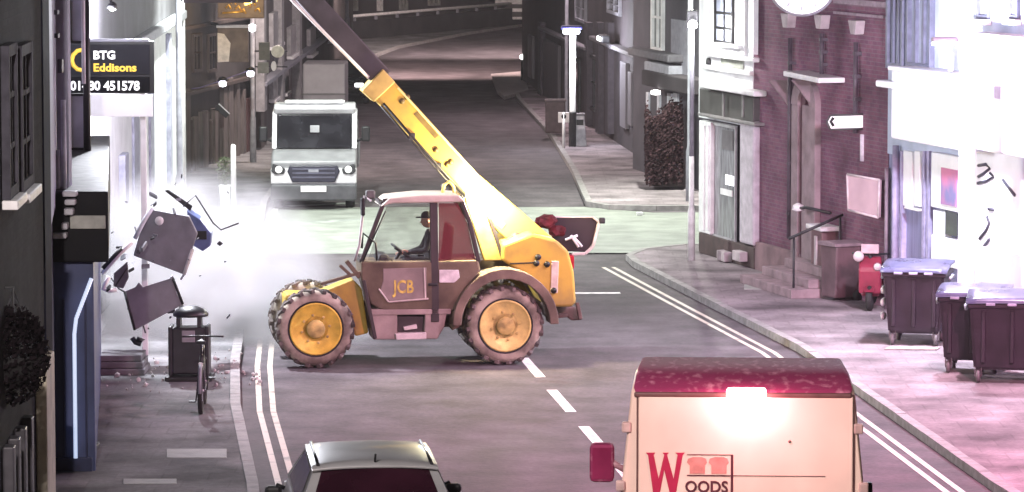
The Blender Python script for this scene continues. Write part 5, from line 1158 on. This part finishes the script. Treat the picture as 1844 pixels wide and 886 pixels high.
mb.build('grille_bar', mat('grille_bar', (.08, .08, .12), .35), gr); MB().box(-.12, .12, -.115, -.1, .9, .97, ch=.01).build('badge', GREYP, gr)
for s in (-1, 1):
    mb = MB(); mb.prism([(s * .66, .98), (s * .96, 1.10), (s * 1.0, .92), (s * .9, .84), (s * .7, .86)], -.09, .1, ch=.02); hl = mb.build('headlight', mat('headlight_dark', (.03, .03, .035), .2), tv)
    MB().lathe([(0, 0), (.085, 0), (.07, .03), (0, .04)], 14, M=Matrix.Translation((s * .82, -.09, .965)) @ Matrix.Rotation(RX, 4, 'X')).build('headlamp_lens', emat('lens_glint', (1, 1, 1), 1.1), hl)
    mb = MB(); mb.box(s * 1.22 - .1, s * 1.22 + .1, .95, 1.05, 1.55, 1.92, ch=.04); mb.tube([(s * .98, 1.0, 1.55), (s * 1.15, 1.0, 1.62)], .03, 6); mb.build('door_mirror', BLACK, tv)
    for yy in (.75, 4.0): MB().lathe([(.18, -.11), (.32, -.11), (.345, -.06), (.345, .06), (.32, .11), (.18, .11), (0, .08)], 24, M=Matrix.Translation((s * .85, yy, .345)) @ Matrix.Rotation(s * RX, 4, 'Y')).build('wheel', TYRE, tv)
MB().box(-.3, .3, -.15, -.12, .44, .58, ch=.006).build('number_plate', emat('plate_glow', (1, 1, 1), .25), tv)  # faint emission makes the plate read white; it has no lamp
mb = MB(); mb.box(-.72, .72, 1.2, 1.45, 2.44, 2.53, ch=.04); mb.build('light_bar', mat('bar_pale', (.6, .6, .62), .4), tv)
mb = MB(); mb.box(-1.03, 1.03, 2.2, 2.27, .9, 2.0); mb.box(-1.03, 1.03, 2.27, 5.2, .85, .95); mb.box(-1.03, -.99, 2.27, 5.2, .95, 1.35); mb.box(.99, 1.03, 2.27, 5.2, .95, 1.35); mb.build('drop_side_bed', mat('bed_grey', (.18, .18, .19), .5, .3), tv)
# pale box trailer behind it
bY = 120.0; bt = at(583, 190, bY); t = thing('box_trailer', 'pale grey box trailer parked beyond the flatbed van', 'trailer', (bt.x, bY, 0))
top = at(583, 115, bY).z
mb = MB(); mb.prism([(0, .5), (.0, 1.2), (.25, top), (2.4, top), (2.4, .5)], -.66, .66, axis='x', ch=.05); mb.build('box', mat('trailer_grey', (.27, .26, .27), .5, .2, 2), t)
mb = MB(); mb.box(-.67, .67, -.02, .05, 1.15, 1.2); mb.box(-.67, .67, -.02, .05, .88, .91); mb.build('seam', mat('trailer_seam', (.15, .15, .15), .6), t)
for s in (-1, 1): MB().lathe([(.1, -.09), (.28, -.09), (.3, 0), (.28, .09), (0, .07)], 20, M=Matrix.Translation((s * .78, 1.3, .3)) @ Matrix.Rotation(s * RX, 4, 'Y')).build('wheel', TYRE, t)
for s in (-1, 1): MB().box(s * .8 - .14, s * .8 + .14, .9, 1.7, .58, .66, ch=.03).build('mudguard', BLACK, t)
mb = MB(); mb.tube([(0, .1, .5), (0, -.8, .45)], .05, 6); mb.build('tow_bar', DARKM, t)
# far white van beyond the bend
fY = 206.0; fc = at(915, 45, fY); t = thing('white_van', 'far white van with dark bands beyond the bend at top', 'van', (fc.x + .15, fY, 0))
mb = MB(); mb.prism([(0, .4), (0, 1.2), (.6, 2.2), (4.6, 2.3), (4.6, .4)], -.85, .85, axis='x', ch=.08); mb.build('body', mat('van_far_white', (.7, .7, .7), .4), t)
for (z0, z1) in ((.55, .82), (1.0, 1.22), (1.45, 1.8)): MB().box(-.8, .8, -.03 + max(0, (z0 - 1.2) * .6), .05 + max(0, (z1 - 1.2) * .6), z0, z1).build('dark_band', BLACK, t)
for s in (-1, 1):
    for yy in (.9, 3.6): MB().lathe([(.1, -.1), (.3, -.1), (.33, 0), (.3, .1), (0, .08)], 20, M=Matrix.Translation((s * .75, yy, .33)) @ Matrix.Rotation(s * RX, 4, 'Y')).build('wheel', TYRE, t)

# ------------------------------------------------------------------ wheeled bins by the shop
BIN = mat('bin_plum', (.026, .016, .027), .5, .35, 3, .1); BINL = mat('bin_lid', (.10, .10, .18), .3, .4, 4, .05)
def bin4(label, px, rz, w_, d_, h_, loose=False):
    c = gp(*px, .12); t = thing('wheeled_bin', label, 'bin', c, rz, 'large wheeled bins in front of the white shop')
    mb = MB(); z0, z1 = .20, h_ - .12; i_ = .07
    vs = [(i_, i_, z0), (w_ - i_, i_, z0), (w_ - i_, d_ - i_, z0), (i_, d_ - i_, z0), (0, 0, z1), (w_, 0, z1), (w_, d_, z1), (0, d_, z1)]
    bm = bmesh.new(); q = [bm.verts.new(v) for v in vs]
    for f in [(3,2,1,0),(4,5,6,7),(0,1,5,4),(1,2,6,5),(2,3,7,6),(3,0,4,7)]: bm.faces.new([q[i] for i in f])
    bmesh.ops.bevel(bm, geom=bm.edges[:], offset=.04, segments=2, affect='EDGES'); mb.bm(bm)
    mb.box(-.03, w_ + .03, -.035, d_ + .03, z1 - .06, z1 + .02, ch=.02)
    for k in range(3): xx = w_ * (k + .5) / 3; mb.box(xx - .03, xx + .03, -.012, .05, z0 + .12, z1 - .1, ch=.01)
    mb.build('body', BIN, t)
    G = []
    for j in range(7):
        v = j / 6; G.append([(-.05 + (w_ + .1) * i / 8, -.07 + (d_ + .1) * v, z1 + .03 + .13 * math.sin(math.pi * (.08 + .55 * v)) + .015 * math.sin(math.pi * i / 8)) for i in range(9)])
    lb = MB(); lb.grid(G, 0, True); lb.grid([[(x, y, z - .03) for x, y, z in r] for r in G], 0, True); lb.grid([G[0], [(x, y, z - .05) for x, y, z in G[0]]]); lb.grid([G[-1], [(x, y, z - .05) for x, y, z in G[-1]]])
    for e in (0, -1): lb.grid([[r[e] for r in G], [(r[e][0], r[e][1], r[e][2] - .05) for r in G]])
    lid = lb.build('lid', BINL, t)
    hb_ = MB(); 
    for k in range(3): xx = w_ * (.25 + .25 * k); hb_.box(xx - .07, xx + .07, -.1, -.03, z1 - .01, z1 + .03, ch=.01)
    hb_.build('lid_grip', mat('grip_pale', (.4, .38, .5), .4), lid)
    for (xx, yy) in ((.14, .12), (w_ - .14, .12), (.14, d_ - .12), (w_ - .14, d_ - .12)):
        wm = MB(); wm.lathe([(.02, -.03), (.085, -.03), (.1, -.015), (.1, .015), (.085, .03), (.02, .03)], 16, M=Matrix.Translation((xx, yy, .1)) @ Matrix.Rotation(RX, 4, 'Y')); wm.tube([(xx - .05, yy, .1), (xx + .05, yy, .1)], .025, 8)
        wm.box(xx - .055, xx - .04, yy - .03, yy + .05, .1, .24); wm.box(xx + .04, xx + .055, yy - .03, yy + .05, .1, .24)
        wm.build('castor', mat('castor_grey', (.16, .14, .15), .5, .4), t)
    mb = MB()
    for s in (0, 1): mb.tube([(s * w_ + (s - .5) * .12, d_ * .3, z1 - .1), (s * w_ + (s - .5) * .16, d_ * .5, z1 - .06), (s * w_ + (s - .5) * .12, d_ * .7, z1 - .1)], .03, 8)
    mb.build('trunnion', GREYP, t)
    return t
b1 = bin4('plum coloured wheeled bin standing alone near the brick house', (1590, 622), math.radians(-14), 1.0, .95, 1.32)
mb = MB()
for z in (.45, .68, .88):
    bm = bmesh.new(); bmesh.ops.create_icosphere(bm, subdivisions=2, radius=.1)
    for q in bm.verts: q.co = V((q.co.x * .5, q.co.y * 1.5, q.co.z * .75)) * random.uniform(.9, 1.1)
    mb.bm(bm, 0, True, Matrix.Translation((-.06, .42, z)))
mb.build('pale_bag', mat('bag_white', (.6, .58, .6), .5, .3, 9), b1)
bin4('wheeled bin half hidden behind the nearest one before the white column', (1690, 672), math.radians(-14), 1.0, .85, 1.30)
bin4('nearest wheeled bin cut off by the right edge of the frame', (1744, 690), math.radians(-10), 1.30, .9, 1.33)
# flattened card beneath the first bin
a = gp(1640, 628, .125); MB().prism([(-.45, -.12), (.4, -.2), (.5, .1), (-.3, .2)], 0, .02, axis='z', ch=.004).build('flat_card', mat('card_pale', (.45, .36, .36), .8), None, a, 0, 'flattened pale cardboard lying under the lone wheeled bin', 'cardboard')

# gate piers / brown bin by the steps
c = gp(1485, 525, .12); t = thing('capped_pier', 'short brown pier with pale cap beside the brick house steps', 'pier', c, R.a)
PM = mat('pier_brown', (.16, .09, .10), .7, .4, 3, .2)
MB().box(-.3, .3, -.17, .17, 0, 1.16, ch=.02).build('shaft', PM, t); MB().box(-.42, .42, -.24, .24, 1.16, 1.25, ch=.02).build('cap', WHITEP, t); MB().box(-.06, .06, -.2, -.16, .35, 1.05, ch=.01).build('rib', mat('pier_rib', (.45, .38, .4), .6), t)
c = gp(1513, 540, .12); t = thing('brown_bin', 'brown household wheeled bin between the capped pier and the red scooter', 'bin', c, R.a + .2)
mb = MB(); mb.prism([(-.24, .06), (.24, .06), (.29, 1.0), (-.29, 1.0)], -.26, .26, ch=.03); mb.build('body', mat('bin_brown', (.12, .075, .085), .5, .4, 3, .1), t)
mb = MB(); mb.prism([(-.32, 1.0), (.32, 1.0), (.31, 1.06), (.05, 1.1), (-.31, 1.07)], -.31, .3, ch=.015); mb.build('lid', mat('bin_brown_lid', (.2, .15, .17), .5), t)
for s in (-1, 1): MB().lathe([(0, -.03), (.1, -.03), (.1, .03), (0, .03)], 14, M=Matrix.Translation((s * .24, .22, .1)) @ Matrix.Rotation(RX, 4, 'Y')).build('wheel', TYRE, t)
# red scooter
c = gp(1566, 560, .12); t = thing('red_scooter', 'small red scooter with white lamps parked under the notice board', 'scooter', c, math.radians(-10))
RS = mat('scooter_red', (.20, .02, .045), .35, .3, 3, 0, coat=.4)
torus_m = MB(); torus(torus_m, .18, .055, 24, 8, Matrix.Translation((0, 0, .235)) @ Myz); torus_m.build('wheel', TYRE, t); torus_m = MB(); torus(torus_m, .18, .06, 24, 8, Matrix.Translation((0, 1.2, .24)) @ Myz); torus_m.build('wheel', TYRE, t)
mb = MB(); mb.prism([(-.05, .3), (-.08, .75), (.08, .98), (.16, .95), (.14, .35)], -.2, .2, axis='x', ch=.05); mb.prism([(.1, .25), (.1, .33), (.6, .33), (.75, .68), (1.45, .72), (1.5, .4), (.8, .22)], -.17, .17, axis='x', ch=.05); mb.prism([(-.24, .36), (0, .48), (.22, .38), (0, .42)], -.09, .09, axis='x', ch=.01); mb.build('body', RS, t)
MB().prism([(.62, .7), (.66, .82), (1.4, .86), (1.45, .72)], -.15, .15, axis='x', ch=.04).build('seat', BLACK, t)
mb = MB(); mb.tube([(-.33, .14, 1.02), (0, .06, 1.0), (.33, .14, 1.02)], .02, 8); mb.tube([(0, .1, .9), (0, .06, 1.02)], .04, 8); mb.build('handlebar', DARKM, t)
mb = MB(); mb.lathe([(0, 0), (.1, 0), (.09, .04), (0, .06)], 14, M=Matrix.Translation((-.2, -.05, .98)) @ Matrix.Rotation(RX, 4, 'X')); mb.build('headlight', mat('scooter_lamp', (.5, .42, .44), .3), t)
mb = MB(); mb.lathe([(0, 0), (.075, 0), (.06, .04), (0, .05)], 14, M=Matrix.Translation((.14, -.08, .80)) @ Matrix.Rotation(RX, 4, 'X')); mb.build('indicator', mat('scooter_lamp', ()), t)
MB().box(-.16, .16, -.06, 0, 1.03, 1.2, ch=.02).build('screen', mat('screen_pink', (.5, .36, .4), .4), t)
# notice board with its post
p0, p1 = gp(1540, 556), gp(1590, 566); Nf = Frame((p0.x - .15, p0.y - .3), R.a + .35)
t = thing('notice_board', 'blank pinkish notice board on a post by the brick house', 'sign', (Nf.o.x, Nf.o.y, .12), Nf.a)
mb = MB(); P = [Nf.hit(u, v, 0) for u, v in ((1528, 314), (1586, 324), (1584, 392), (1530, 378))]; mb.prism([(a, b - .12) for a, b in P], -.03, .03, ch=.01); bo = mb.build('panel', mat('board_pink', (.42, .30, .335), .6, .15, 2), t)
mb = MB(); 
for i in range(4): a, b = P[i], P[(i + 1) % 4]; mb.tube([(a[0], -.03, a[1] - .12), (b[0], -.03, b[1] - .12)], .022, 6)
mb.build('frame', mat('board_frame', (.5, .42, .44), .5), bo)
xx = (P[1][0] + .12); mb = MB(); mb.tube([(xx, .05, 0), (xx, .05, P[1][1] + .1)], .045, 8); mb.build('post', mat('post_purple', (.2, .15, .19), .5), t)
# fingerpost
fp = gp(1566, 548); Ff = Frame((fp.x - .4, fp.y - .4), 0.0)
t = thing('finger_sign', 'white finger sign pointing left on a short purple post', 'sign', (Ff.o.x, Ff.o.y, .12))
P = [Ff.hit(u, v, 0) for u, v in ((1489, 219), (1495, 208), (1559, 206), (1559, 231), (1495, 233))]
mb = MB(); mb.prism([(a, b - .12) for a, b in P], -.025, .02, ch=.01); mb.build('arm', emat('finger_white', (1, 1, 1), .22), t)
mb = MB(); 
for i in range(5): a, b = P[i], P[(i + 1) % 5]; mb.tube([(a[0], -.02, a[1] - .12), (b[0], -.02, b[1] - .12)], .02, 6)
mb.build('edge', mat('finger_edge', (.06, .06, .06), .5), t)
P2 = [Ff.hit(u, v, -.03) for u, v in ((1501, 212), (1496, 219), (1501, 227))]; MB().tube([(a, -.03, b - .12) for a, b in P2], .028, 6).build('arrow', BLACK, t)
px_ = Ff.hit(1566, 220, 0)[0]; MB().tube([(px_, .03, 0), (px_, .03, Ff.hit(1566, 196, 0)[1] - .12)], .05, 10).build('post', mat('post_lilac', (.27, .22, .31), .5), t)
mb = MB(); a, b = Ff.hit(1556, 242, 0), Ff.hit(1556, 290, 0); mb.tube([(a[0], -.02, a[1] - .12), (a[0], -.02, b[1] - .12)], .075, 10); mb.build('sleeve', mat('sleeve_pale', (.55, .5, .58), .5), t)

# ------------------------------------------------------------------ street lamps and small things on the right
def column(name, label, base, topv, r, m, headm, lens, power, col, group, armdx=0.0, spot=150):
    t = thing(name, label, 'lamp post', base, 0, group); H_ = at(base_u(base), topv, base.y).z - base.z
    MB().lathe([(r * 1.6, 0), (r * 1.6, .9), (r * 1.1, .98), (r, H_)], 12).build('column', m, t)
    return t, H_
def base_u(p): 
    d = p - V((0, 0, CAMH)); return 0
L1 = gp(1249, 466, .12); H1 = at(1254, 40, L1.y).z - .12
t = thing('lamp_post', 'slim grey lamp post with lit white lantern at the white house corner', 'lamp post', L1 - V((.06, .25, 0)), 0)
MB().lathe([(.075, 0), (.075, 1.0), (.055, 1.06), (.05, 2.1)], 12).build('base', mat('post_bright', (.62, .62, .62), .5), t)
MB().lathe([(.05, 2.1), (.045, H1 + .2)], 12).build('column', mat('post_grey', (.26, .26, .3), .5), t)
MB().box(-.12, .12, -.16, .02, H1 - .02, H1 + .26, ch=.03).build('lamp_head', DARKM, t)
MB().lathe([(0, -.09), (.085, -.05), (.095, .02), (.06, .08), (0, .1)], 14, M=Matrix.Translation((.0, -.2, H1 - .04))).build('lantern', emat('lantern_white', (1, 1, 1), 40), t)
L2 = gp(1031, 264, .12); H2 = at(1029, 55, L2.y).z - .12
t = thing('lamp_post', 'thick white lit lamp post beside the pale litter bin up the street', 'lamp post', L2, 0)
MB().lathe([(.11, 0), (.11, .95), (.12, 1.0)], 12).build('base', DARKM, t)
MB().lathe([(.09, 1.0), (.09, 1.04), (.085, H2 + .02)], 14).build('column', emat('post_white_glow', (1, 1, 1), .3), t)  # column emission stands in for lamplight falling on white paint
MB().box(-.35, .28, -.2, .2, H2 + .02, H2 + .14, ch=.05).build('lamp_head', mat('head_blue', (.05, .05, .2), .4), t)
MB().box(-.28, .2, -.205, .16, H2 - .09, H2 + .015, ch=.04).build('lens', emat('lens_blue_white', (.85, .88, 1), 30), t)
c = gp(1015, 266, .12); t = thing('sign_post', 'short white post carrying a small square sign with black disc', 'sign', c)
MB().tube([(0, 0, 0), (0, 0, 1.02)], .045, 8).build('post', WHITEP, t); MB().box(-.16, .16, -.03, .03, .72, 1.02, ch=.01).build('plate', mat('plate_white', (.6, .57, .57), .5), t)
MB().lathe([(0, 0), (.07, 0), (.07, .01), (0, .01)], 14, M=Matrix.Translation((0, -.03, .9)) @ Matrix.Rotation(RX, 4, 'X')).build('disc', BLACK, t)
c = gp(1040, 262, .12); t = thing('pale_street_bin', 'pale tapered street bin at the foot of the lit lamp post', 'litter bin', c + V((.06, -.35, 0)))
MB().prism([(-.2, 0), (.2, 0), (.13, .9), (-.13, .9)], -.15, .15, ch=.03).build('body', mat('bin_pale', (.36, .35, .38), .6, .3), t); MB().box(-.15, .15, -.17, .17, .9, .96, ch=.02).build('top', mat('bin_top', (.1, .09, .1), .5), t); MB().box(-.1, .1, -.16, -.14, .62, .78, ch=.01).build('slot', BLACK, t)
c = gp(1000, 242, .12); t = thing('street_cabinet', 'dark brown street cabinet left of the lit lamp post', 'cabinet', c)
MB().box(-.3, .3, -.2, .2, .05, 1.0, ch=.03).build('case', mat('cabinet_brown', (.07, .045, .05), .6, .3), t); MB().box(-.33, .33, -.23, .23, 1.0, 1.07, ch=.02).build('lid', mat('cabinet_lid', (.12, .09, .1), .6), t); MB().box(-.28, -.01, -.215, -.2, .1, .95, ch=.006).build('door', mat('cabinet_brown', ()), t)
c = gp(1102, 246, .12); t = thing('pale_post', 'tall pale post with black foot on the far right pavement', 'post', c - V((0, .5, 0)))
MB().tube([(0, 0, .45), (0, 0, at(1102, 118, c.y).z - .12)], .055, 8).build('shaft', mat('post_pale', (.6, .58, .6), .5), t); MB().tube([(0, 0, 0), (0, 0, .45)], .09, 10).build('foot', BLACK, t)
c = gp(942, 144, .12); t = thing('bollard_lamp', 'small dark bollard with lit white top far up the right pavement', 'bollard', c - V((.0, .4, 0)))
MB().lathe([(.09, 0), (.09, .75), (.06, .8)], 12).build('shaft', BLACK, t); MB().lathe([(0, -.13), (.13, -.06), (.13, .06), (0, .13)], 12, M=Matrix.Translation((0, 0, .9))).build('globe', emat('bollard_lit', (1, .98, .96), 4), t)
# pale ramp slab far up the right kerb
P = [gp(u, v) for u, v in ((884, 139), (943, 134), (952, 168), (908, 180), (896, 170))]; mb = MB(); mb.prism([(p.x, p.y) for p in P], 0.0, .135, axis='z', ch=.02); mb.build('raised_corner', mat('corner_pale', (.42, .38, .39), .8, .2), kind='structure')
c = gp(1152, 388); MB().prism([(-.09, -.05), (.08, -.06), (.1, .05), (-.07, .06)], 0, .08, axis='z', ch=.02).build('litter_scrap', WHITEP, None, c, .3, 'scrap of white litter on the pale junction', 'litter')
# ------------------------------------------------------------------ dust cloud
def dust(name, loc, size, dens, col, nscale, seed):
    bm = bmesh.new(); bmesh.ops.create_icosphere(bm, subdivisions=3, radius=1)
    for q in bm.verts: q.co = V((q.co.x * size[0], q.co.y * size[1], max(-.45, q.co.z) * size[2]))
    me = bpy.data.meshes.new(name); bm.to_mesh(me); bm.free()
    m = bpy.data.materials.new(name); m.use_nodes = True; N = m.node_tree; L = N.links; N.nodes.remove(N.nodes['Principled BSDF'])
    pv = N.nodes.new('ShaderNodeVolumePrincipled'); L.new(pv.outputs[0], N.nodes['Material Output'].inputs['Volume'])
    pv.inputs['Color'].default_value = (*col, 1); pv.inputs['Anisotropy'].default_value = .1
    tc = N.nodes.new('ShaderNodeTexCoord'); mp = N.nodes.new('ShaderNodeMapping'); mp.inputs['Scale'].default_value = tuple(1 / s for s in size)
    L.new(tc.outputs['Object'], mp.inputs[0])
    ln = N.nodes.new('ShaderNodeVectorMath'); ln.operation = 'LENGTH'; L.new(mp.outputs[0], ln.inputs[0])
    fo = N.nodes.new('ShaderNodeMapRange'); fo.inputs[1].default_value = 1; fo.inputs[2].default_value = .15; fo.inputs[3].default_value = 0; fo.inputs[4].default_value = 1; fo.interpolation_type = 'SMOOTHSTEP'; L.new(ln.outputs['Value'], fo.inputs[0])
    nz = N.nodes.new('ShaderNodeTexNoise'); nz.inputs['Scale'].default_value = nscale; nz.inputs['Detail'].default_value = 4
    ad = N.nodes.new('ShaderNodeVectorMath'); ad.inputs[1].default_value = (seed, seed * 2, 0); L.new(tc.outputs['Object'], ad.inputs[0]); L.new(ad.outputs[0], nz.inputs[0])
    n2 = N.nodes.new('ShaderNodeMapRange'); n2.inputs[1].default_value = .36; n2.inputs[2].default_value = .66; n2.inputs[3].default_value = .08; n2.inputs[4].default_value = 1; L.new(nz.outputs[0], n2.inputs[0])
    mu = N.nodes.new('ShaderNodeMath'); mu.operation = 'MULTIPLY'; L.new(fo.outputs[0], mu.inputs[0]); L.new(n2.outputs[0], mu.inputs[1])
    m2 = N.nodes.new('ShaderNodeMath'); m2.operation = 'MULTIPLY'; m2.inputs[1].default_value = dens; L.new(mu.outputs[0], m2.inputs[0]); L.new(m2.outputs[0], pv.inputs['Density'])
    me.materials.append(m); o = bpy.data.objects.new(name, me); C.objects.link(o); o.location = loc; o['kind'] = 'stuff'; return o
c = at(345, 520, 66.2); dust('dust_cloud', c, (2.7, 2.4, 2.3), 4.2, (.96, .96, .97), 1.1, 3)
c = at(450, 585, 65.3); dust('dust_haze', c, (2.7, 2.2, 1.7), 2.4, (.95, .95, .97), 1.4, 9)
# ------------------------------------------------------------------ lamps that light the street
WARM = (1.0, .86, .90); COOL = (.88, .92, 1.0)
def street_lamp(label, x, y, z, power, col, spot=140, aim=None, base=.12, dx=0.0):
    t = thing('street_lamp', label, 'lamp post', (x, y, base), 0, 'tall street lamps above the picture')
    MB().lathe([(.1, 0), (.1, 1.2), (.07, 1.3), (.055, z - base)], 12).build('column', mat('post_grey', ()), t)
    MB().tube([(0, 0, z - base - .1), (dx * .5, 0, z - base + .05), (dx, 0, z - base + .05)], .035, 8).build('arm', mat('post_grey', ()), t)
    MB().box(dx - .3, dx + .3, -.14, .14, z - base, z - base + .12, ch=.04).build('lamp_head', DARKM, t)
    MB().box(dx - .22, dx + .22, -.1, .1, z - base - .02, z - base - .002).build('lens', emat('lens_on', (1, .95, .95), 8), t)
    lamp('street_light', 'SPOT', (dx, 0, z - base - .08), power, col, t, .15, spot, .5, (dx + (aim[0] if aim else 0), (aim[1] if aim else 0), 0))
    return t
lamps = [
 ('added unseen street lamp on the left pavement nearest the camera', -4.2, 25.0, 9.0, 15000, (1, .88, .85), 96, (6, 32), .2, .12),  # added lamp, out of view, brightens the van rear and telehandler
 ('added unseen pink street lamp on the right pavement nearest the camera', 8.9, 42.0, 8.8, 18000, (1, .40, .62), 88, (-.3, 9), -1.2, .12),  # added lamp, out of view; pink tint imitates camera bloom
 ('tall street lamp rising by the right kerb near the bins', 9.6, 57.0, 8.8, 5200, (1, .64, .80), 140, (-3.5, 1), -2.2, .12),  # pink tint imitates camera bloom on the right pavement
 ('tall street lamp over the left pavement beyond the bank', -7.2, 84.0, 9.3, 11500, (.93, 1, .93), 140, (4, 3), 1.2, .12),
 ('tall street lamp at the side road corner', 4.25, 92.6, 8.8, 8500, (.95, 1, .88), 150, (-1, -4), -.3, .12),
]
for (lab, x, y, z, p, col, sp, aim, dx, ba) in lamps: street_lamp(lab, x, y, z, p, col, sp, aim, ba, dx)
# added lamps for the far street: spot above the left pole, extra street lamps
lamp('added_pole_light', 'SPOT', (c_pole.x + 1.2, c_pole.y, 8.5), 5500, (1, .84, .78), None, .15, 150, .5, (0, c_pole.y + 6, 0))
street_lamp('added street lamp hidden behind the raised boom', -6.4, 151.0, 8.8, 30000, (1, .74, .68), 150, (3, 26), 1.2)
street_lamp('added unseen street lamp where the road bends away', 1.9, 172.0, 8.8, 18000, (1, .80, .76), 150, (-4, 12), -.8)
street_lamp('added street lamp by the far right terrace front', 1.75, 124.0, 8.8, 4200, (1, .80, .84), 150, (-2, 0), -1.0)
# the bright lantern on the white column, the bank's lamp, the small lit lamps in view, and an added sign glow
q = R.world(R.hit(1741, 400, -1.0)[0], -1.0)
lamp('column_light', 'POINT', (q.x - .42, q.y - .18, 4.75), 2600, (.86, .84, 1), None, .15)
b_ = at(230, 20, 62.0)
lamp('bank_light', 'POINT', (b_.x + .25, 63.6, 5.6), 4200, (.90, .92, 1), None, .15)
lamp('sign_light', 'POINT', (at(196, 14, 60.55).x, 60.5, at(196, 14, 60.55).z - .1), 170, (.95, .95, 1), None, .06)
lamp('added_amber_light', 'POINT', (at(440, 6, 102).x, 101.6, at(440, 6, 102).z), 90, (1, .62, .2), None, .08)  # added warm light for an amber glow; no fixture
lamp('lantern_light', 'POINT', (L1.x - .06, L1.y - .5, H1 + .05), 600, (1, .98, .95), None, .1)
lamp('post_light', 'POINT', (L2.x, L2.y - .25, H2 - .1), 500, (.9, .92, 1), None, .1)
# ------------------------------------------------------------------ thin volume added to imitate camera bloom around the lamps
bm = bmesh.new(); bmesh.ops.create_cube(bm, size=1)
for q in bm.verts: q.co = V((q.co.x * 110, q.co.y * 290 + 115, q.co.z * 13 + 5.5))
me = bpy.data.meshes.new('bloom_haze'); bm.to_mesh(me); bm.free(); hz = bpy.data.objects.new('bloom_haze', me); C.objects.link(hz); hz['kind'] = 'stuff'
m = bpy.data.materials.new('bloom_haze'); m.use_nodes = True; N = m.node_tree; N.nodes.remove(N.nodes['Principled BSDF'])
pv = N.nodes.new('ShaderNodeVolumePrincipled'); pv.inputs['Color'].default_value = (.95, .93, .97, 1); pv.inputs['Density'].default_value = .00028; pv.inputs['Anisotropy'].default_value = .3
N.links.new(pv.outputs[0], N.nodes['Material Output'].inputs['Volume']); me.materials.append(m)
# ------------------------------------------------------------------ alike pieces become objects of their own
SPLIT = set('window_drawing pilaster corbel shopfront_rib hood_bracket string_course hour_mark hand moulding step door_panel stay lid_grip door_rib roof_rib roof_rail pad_bolt rear_mudguard edge_strip loaf_print printed_line mullion trunnion cornice beam grille_bar sign_arm side_tank pale_bag eye seam fascia_trim front_bracket door_surround'.split())
EXTRA = {('fascia', 'white_shop'), ('shopfront', 'white_shop'), ('cap', 'telehandler'), ('bracket', 'litter_bin'), ('downpipe', 'blue_shop'), ('arm', 'wall_bracket')}
def split_islands(o):
    me = o.data; n = len(me.vertices); p = list(range(n))
    def f(i):
        while p[i] != i: p[i] = p[p[i]]; i = p[i]
        return i
    for e in me.edges:
        a, b = f(e.vertices[0]), f(e.vertices[1]); p[a] = b
    gr = {}
    for poly in me.polygons: gr.setdefault(f(poly.vertices[0]), []).append(poly)
    if len(gr) < 2: return
    news = []
    for polys in gr.values():
        ids = sorted({i for q in polys for i in q.vertices}); mp = {v: k for k, v in enumerate(ids)}
        m2 = bpy.data.meshes.new(me.name); m2.from_pydata([me.vertices[i].co[:] for i in ids], [], [[mp[i] for i in q.vertices] for q in polys])
        for m in me.materials: m2.materials.append(m)
        m2.polygons.foreach_set('material_index', [q.material_index for q in polys]); m2.polygons.foreach_set('use_smooth', [q.use_smooth for q in polys]); m2.update()
        news.append(m2)
    st = o.name.split('.')[0]
    o.data = news[0]
    for m2 in news[1:]:
        c = o.copy(); c.name = st; c.data = m2; C.objects.link(c); c.parent = o.parent
    bpy.data.meshes.remove(me)
for o in list(bpy.data.objects):
    if o.type == 'MESH' and o.parent is not None and o.data.users == 1:
        s_ = o.name.split('.')[0]; ps = o.parent.name.split('.')[0]
        if s_ in SPLIT or (s_, ps) in EXTRA: split_islands(o)
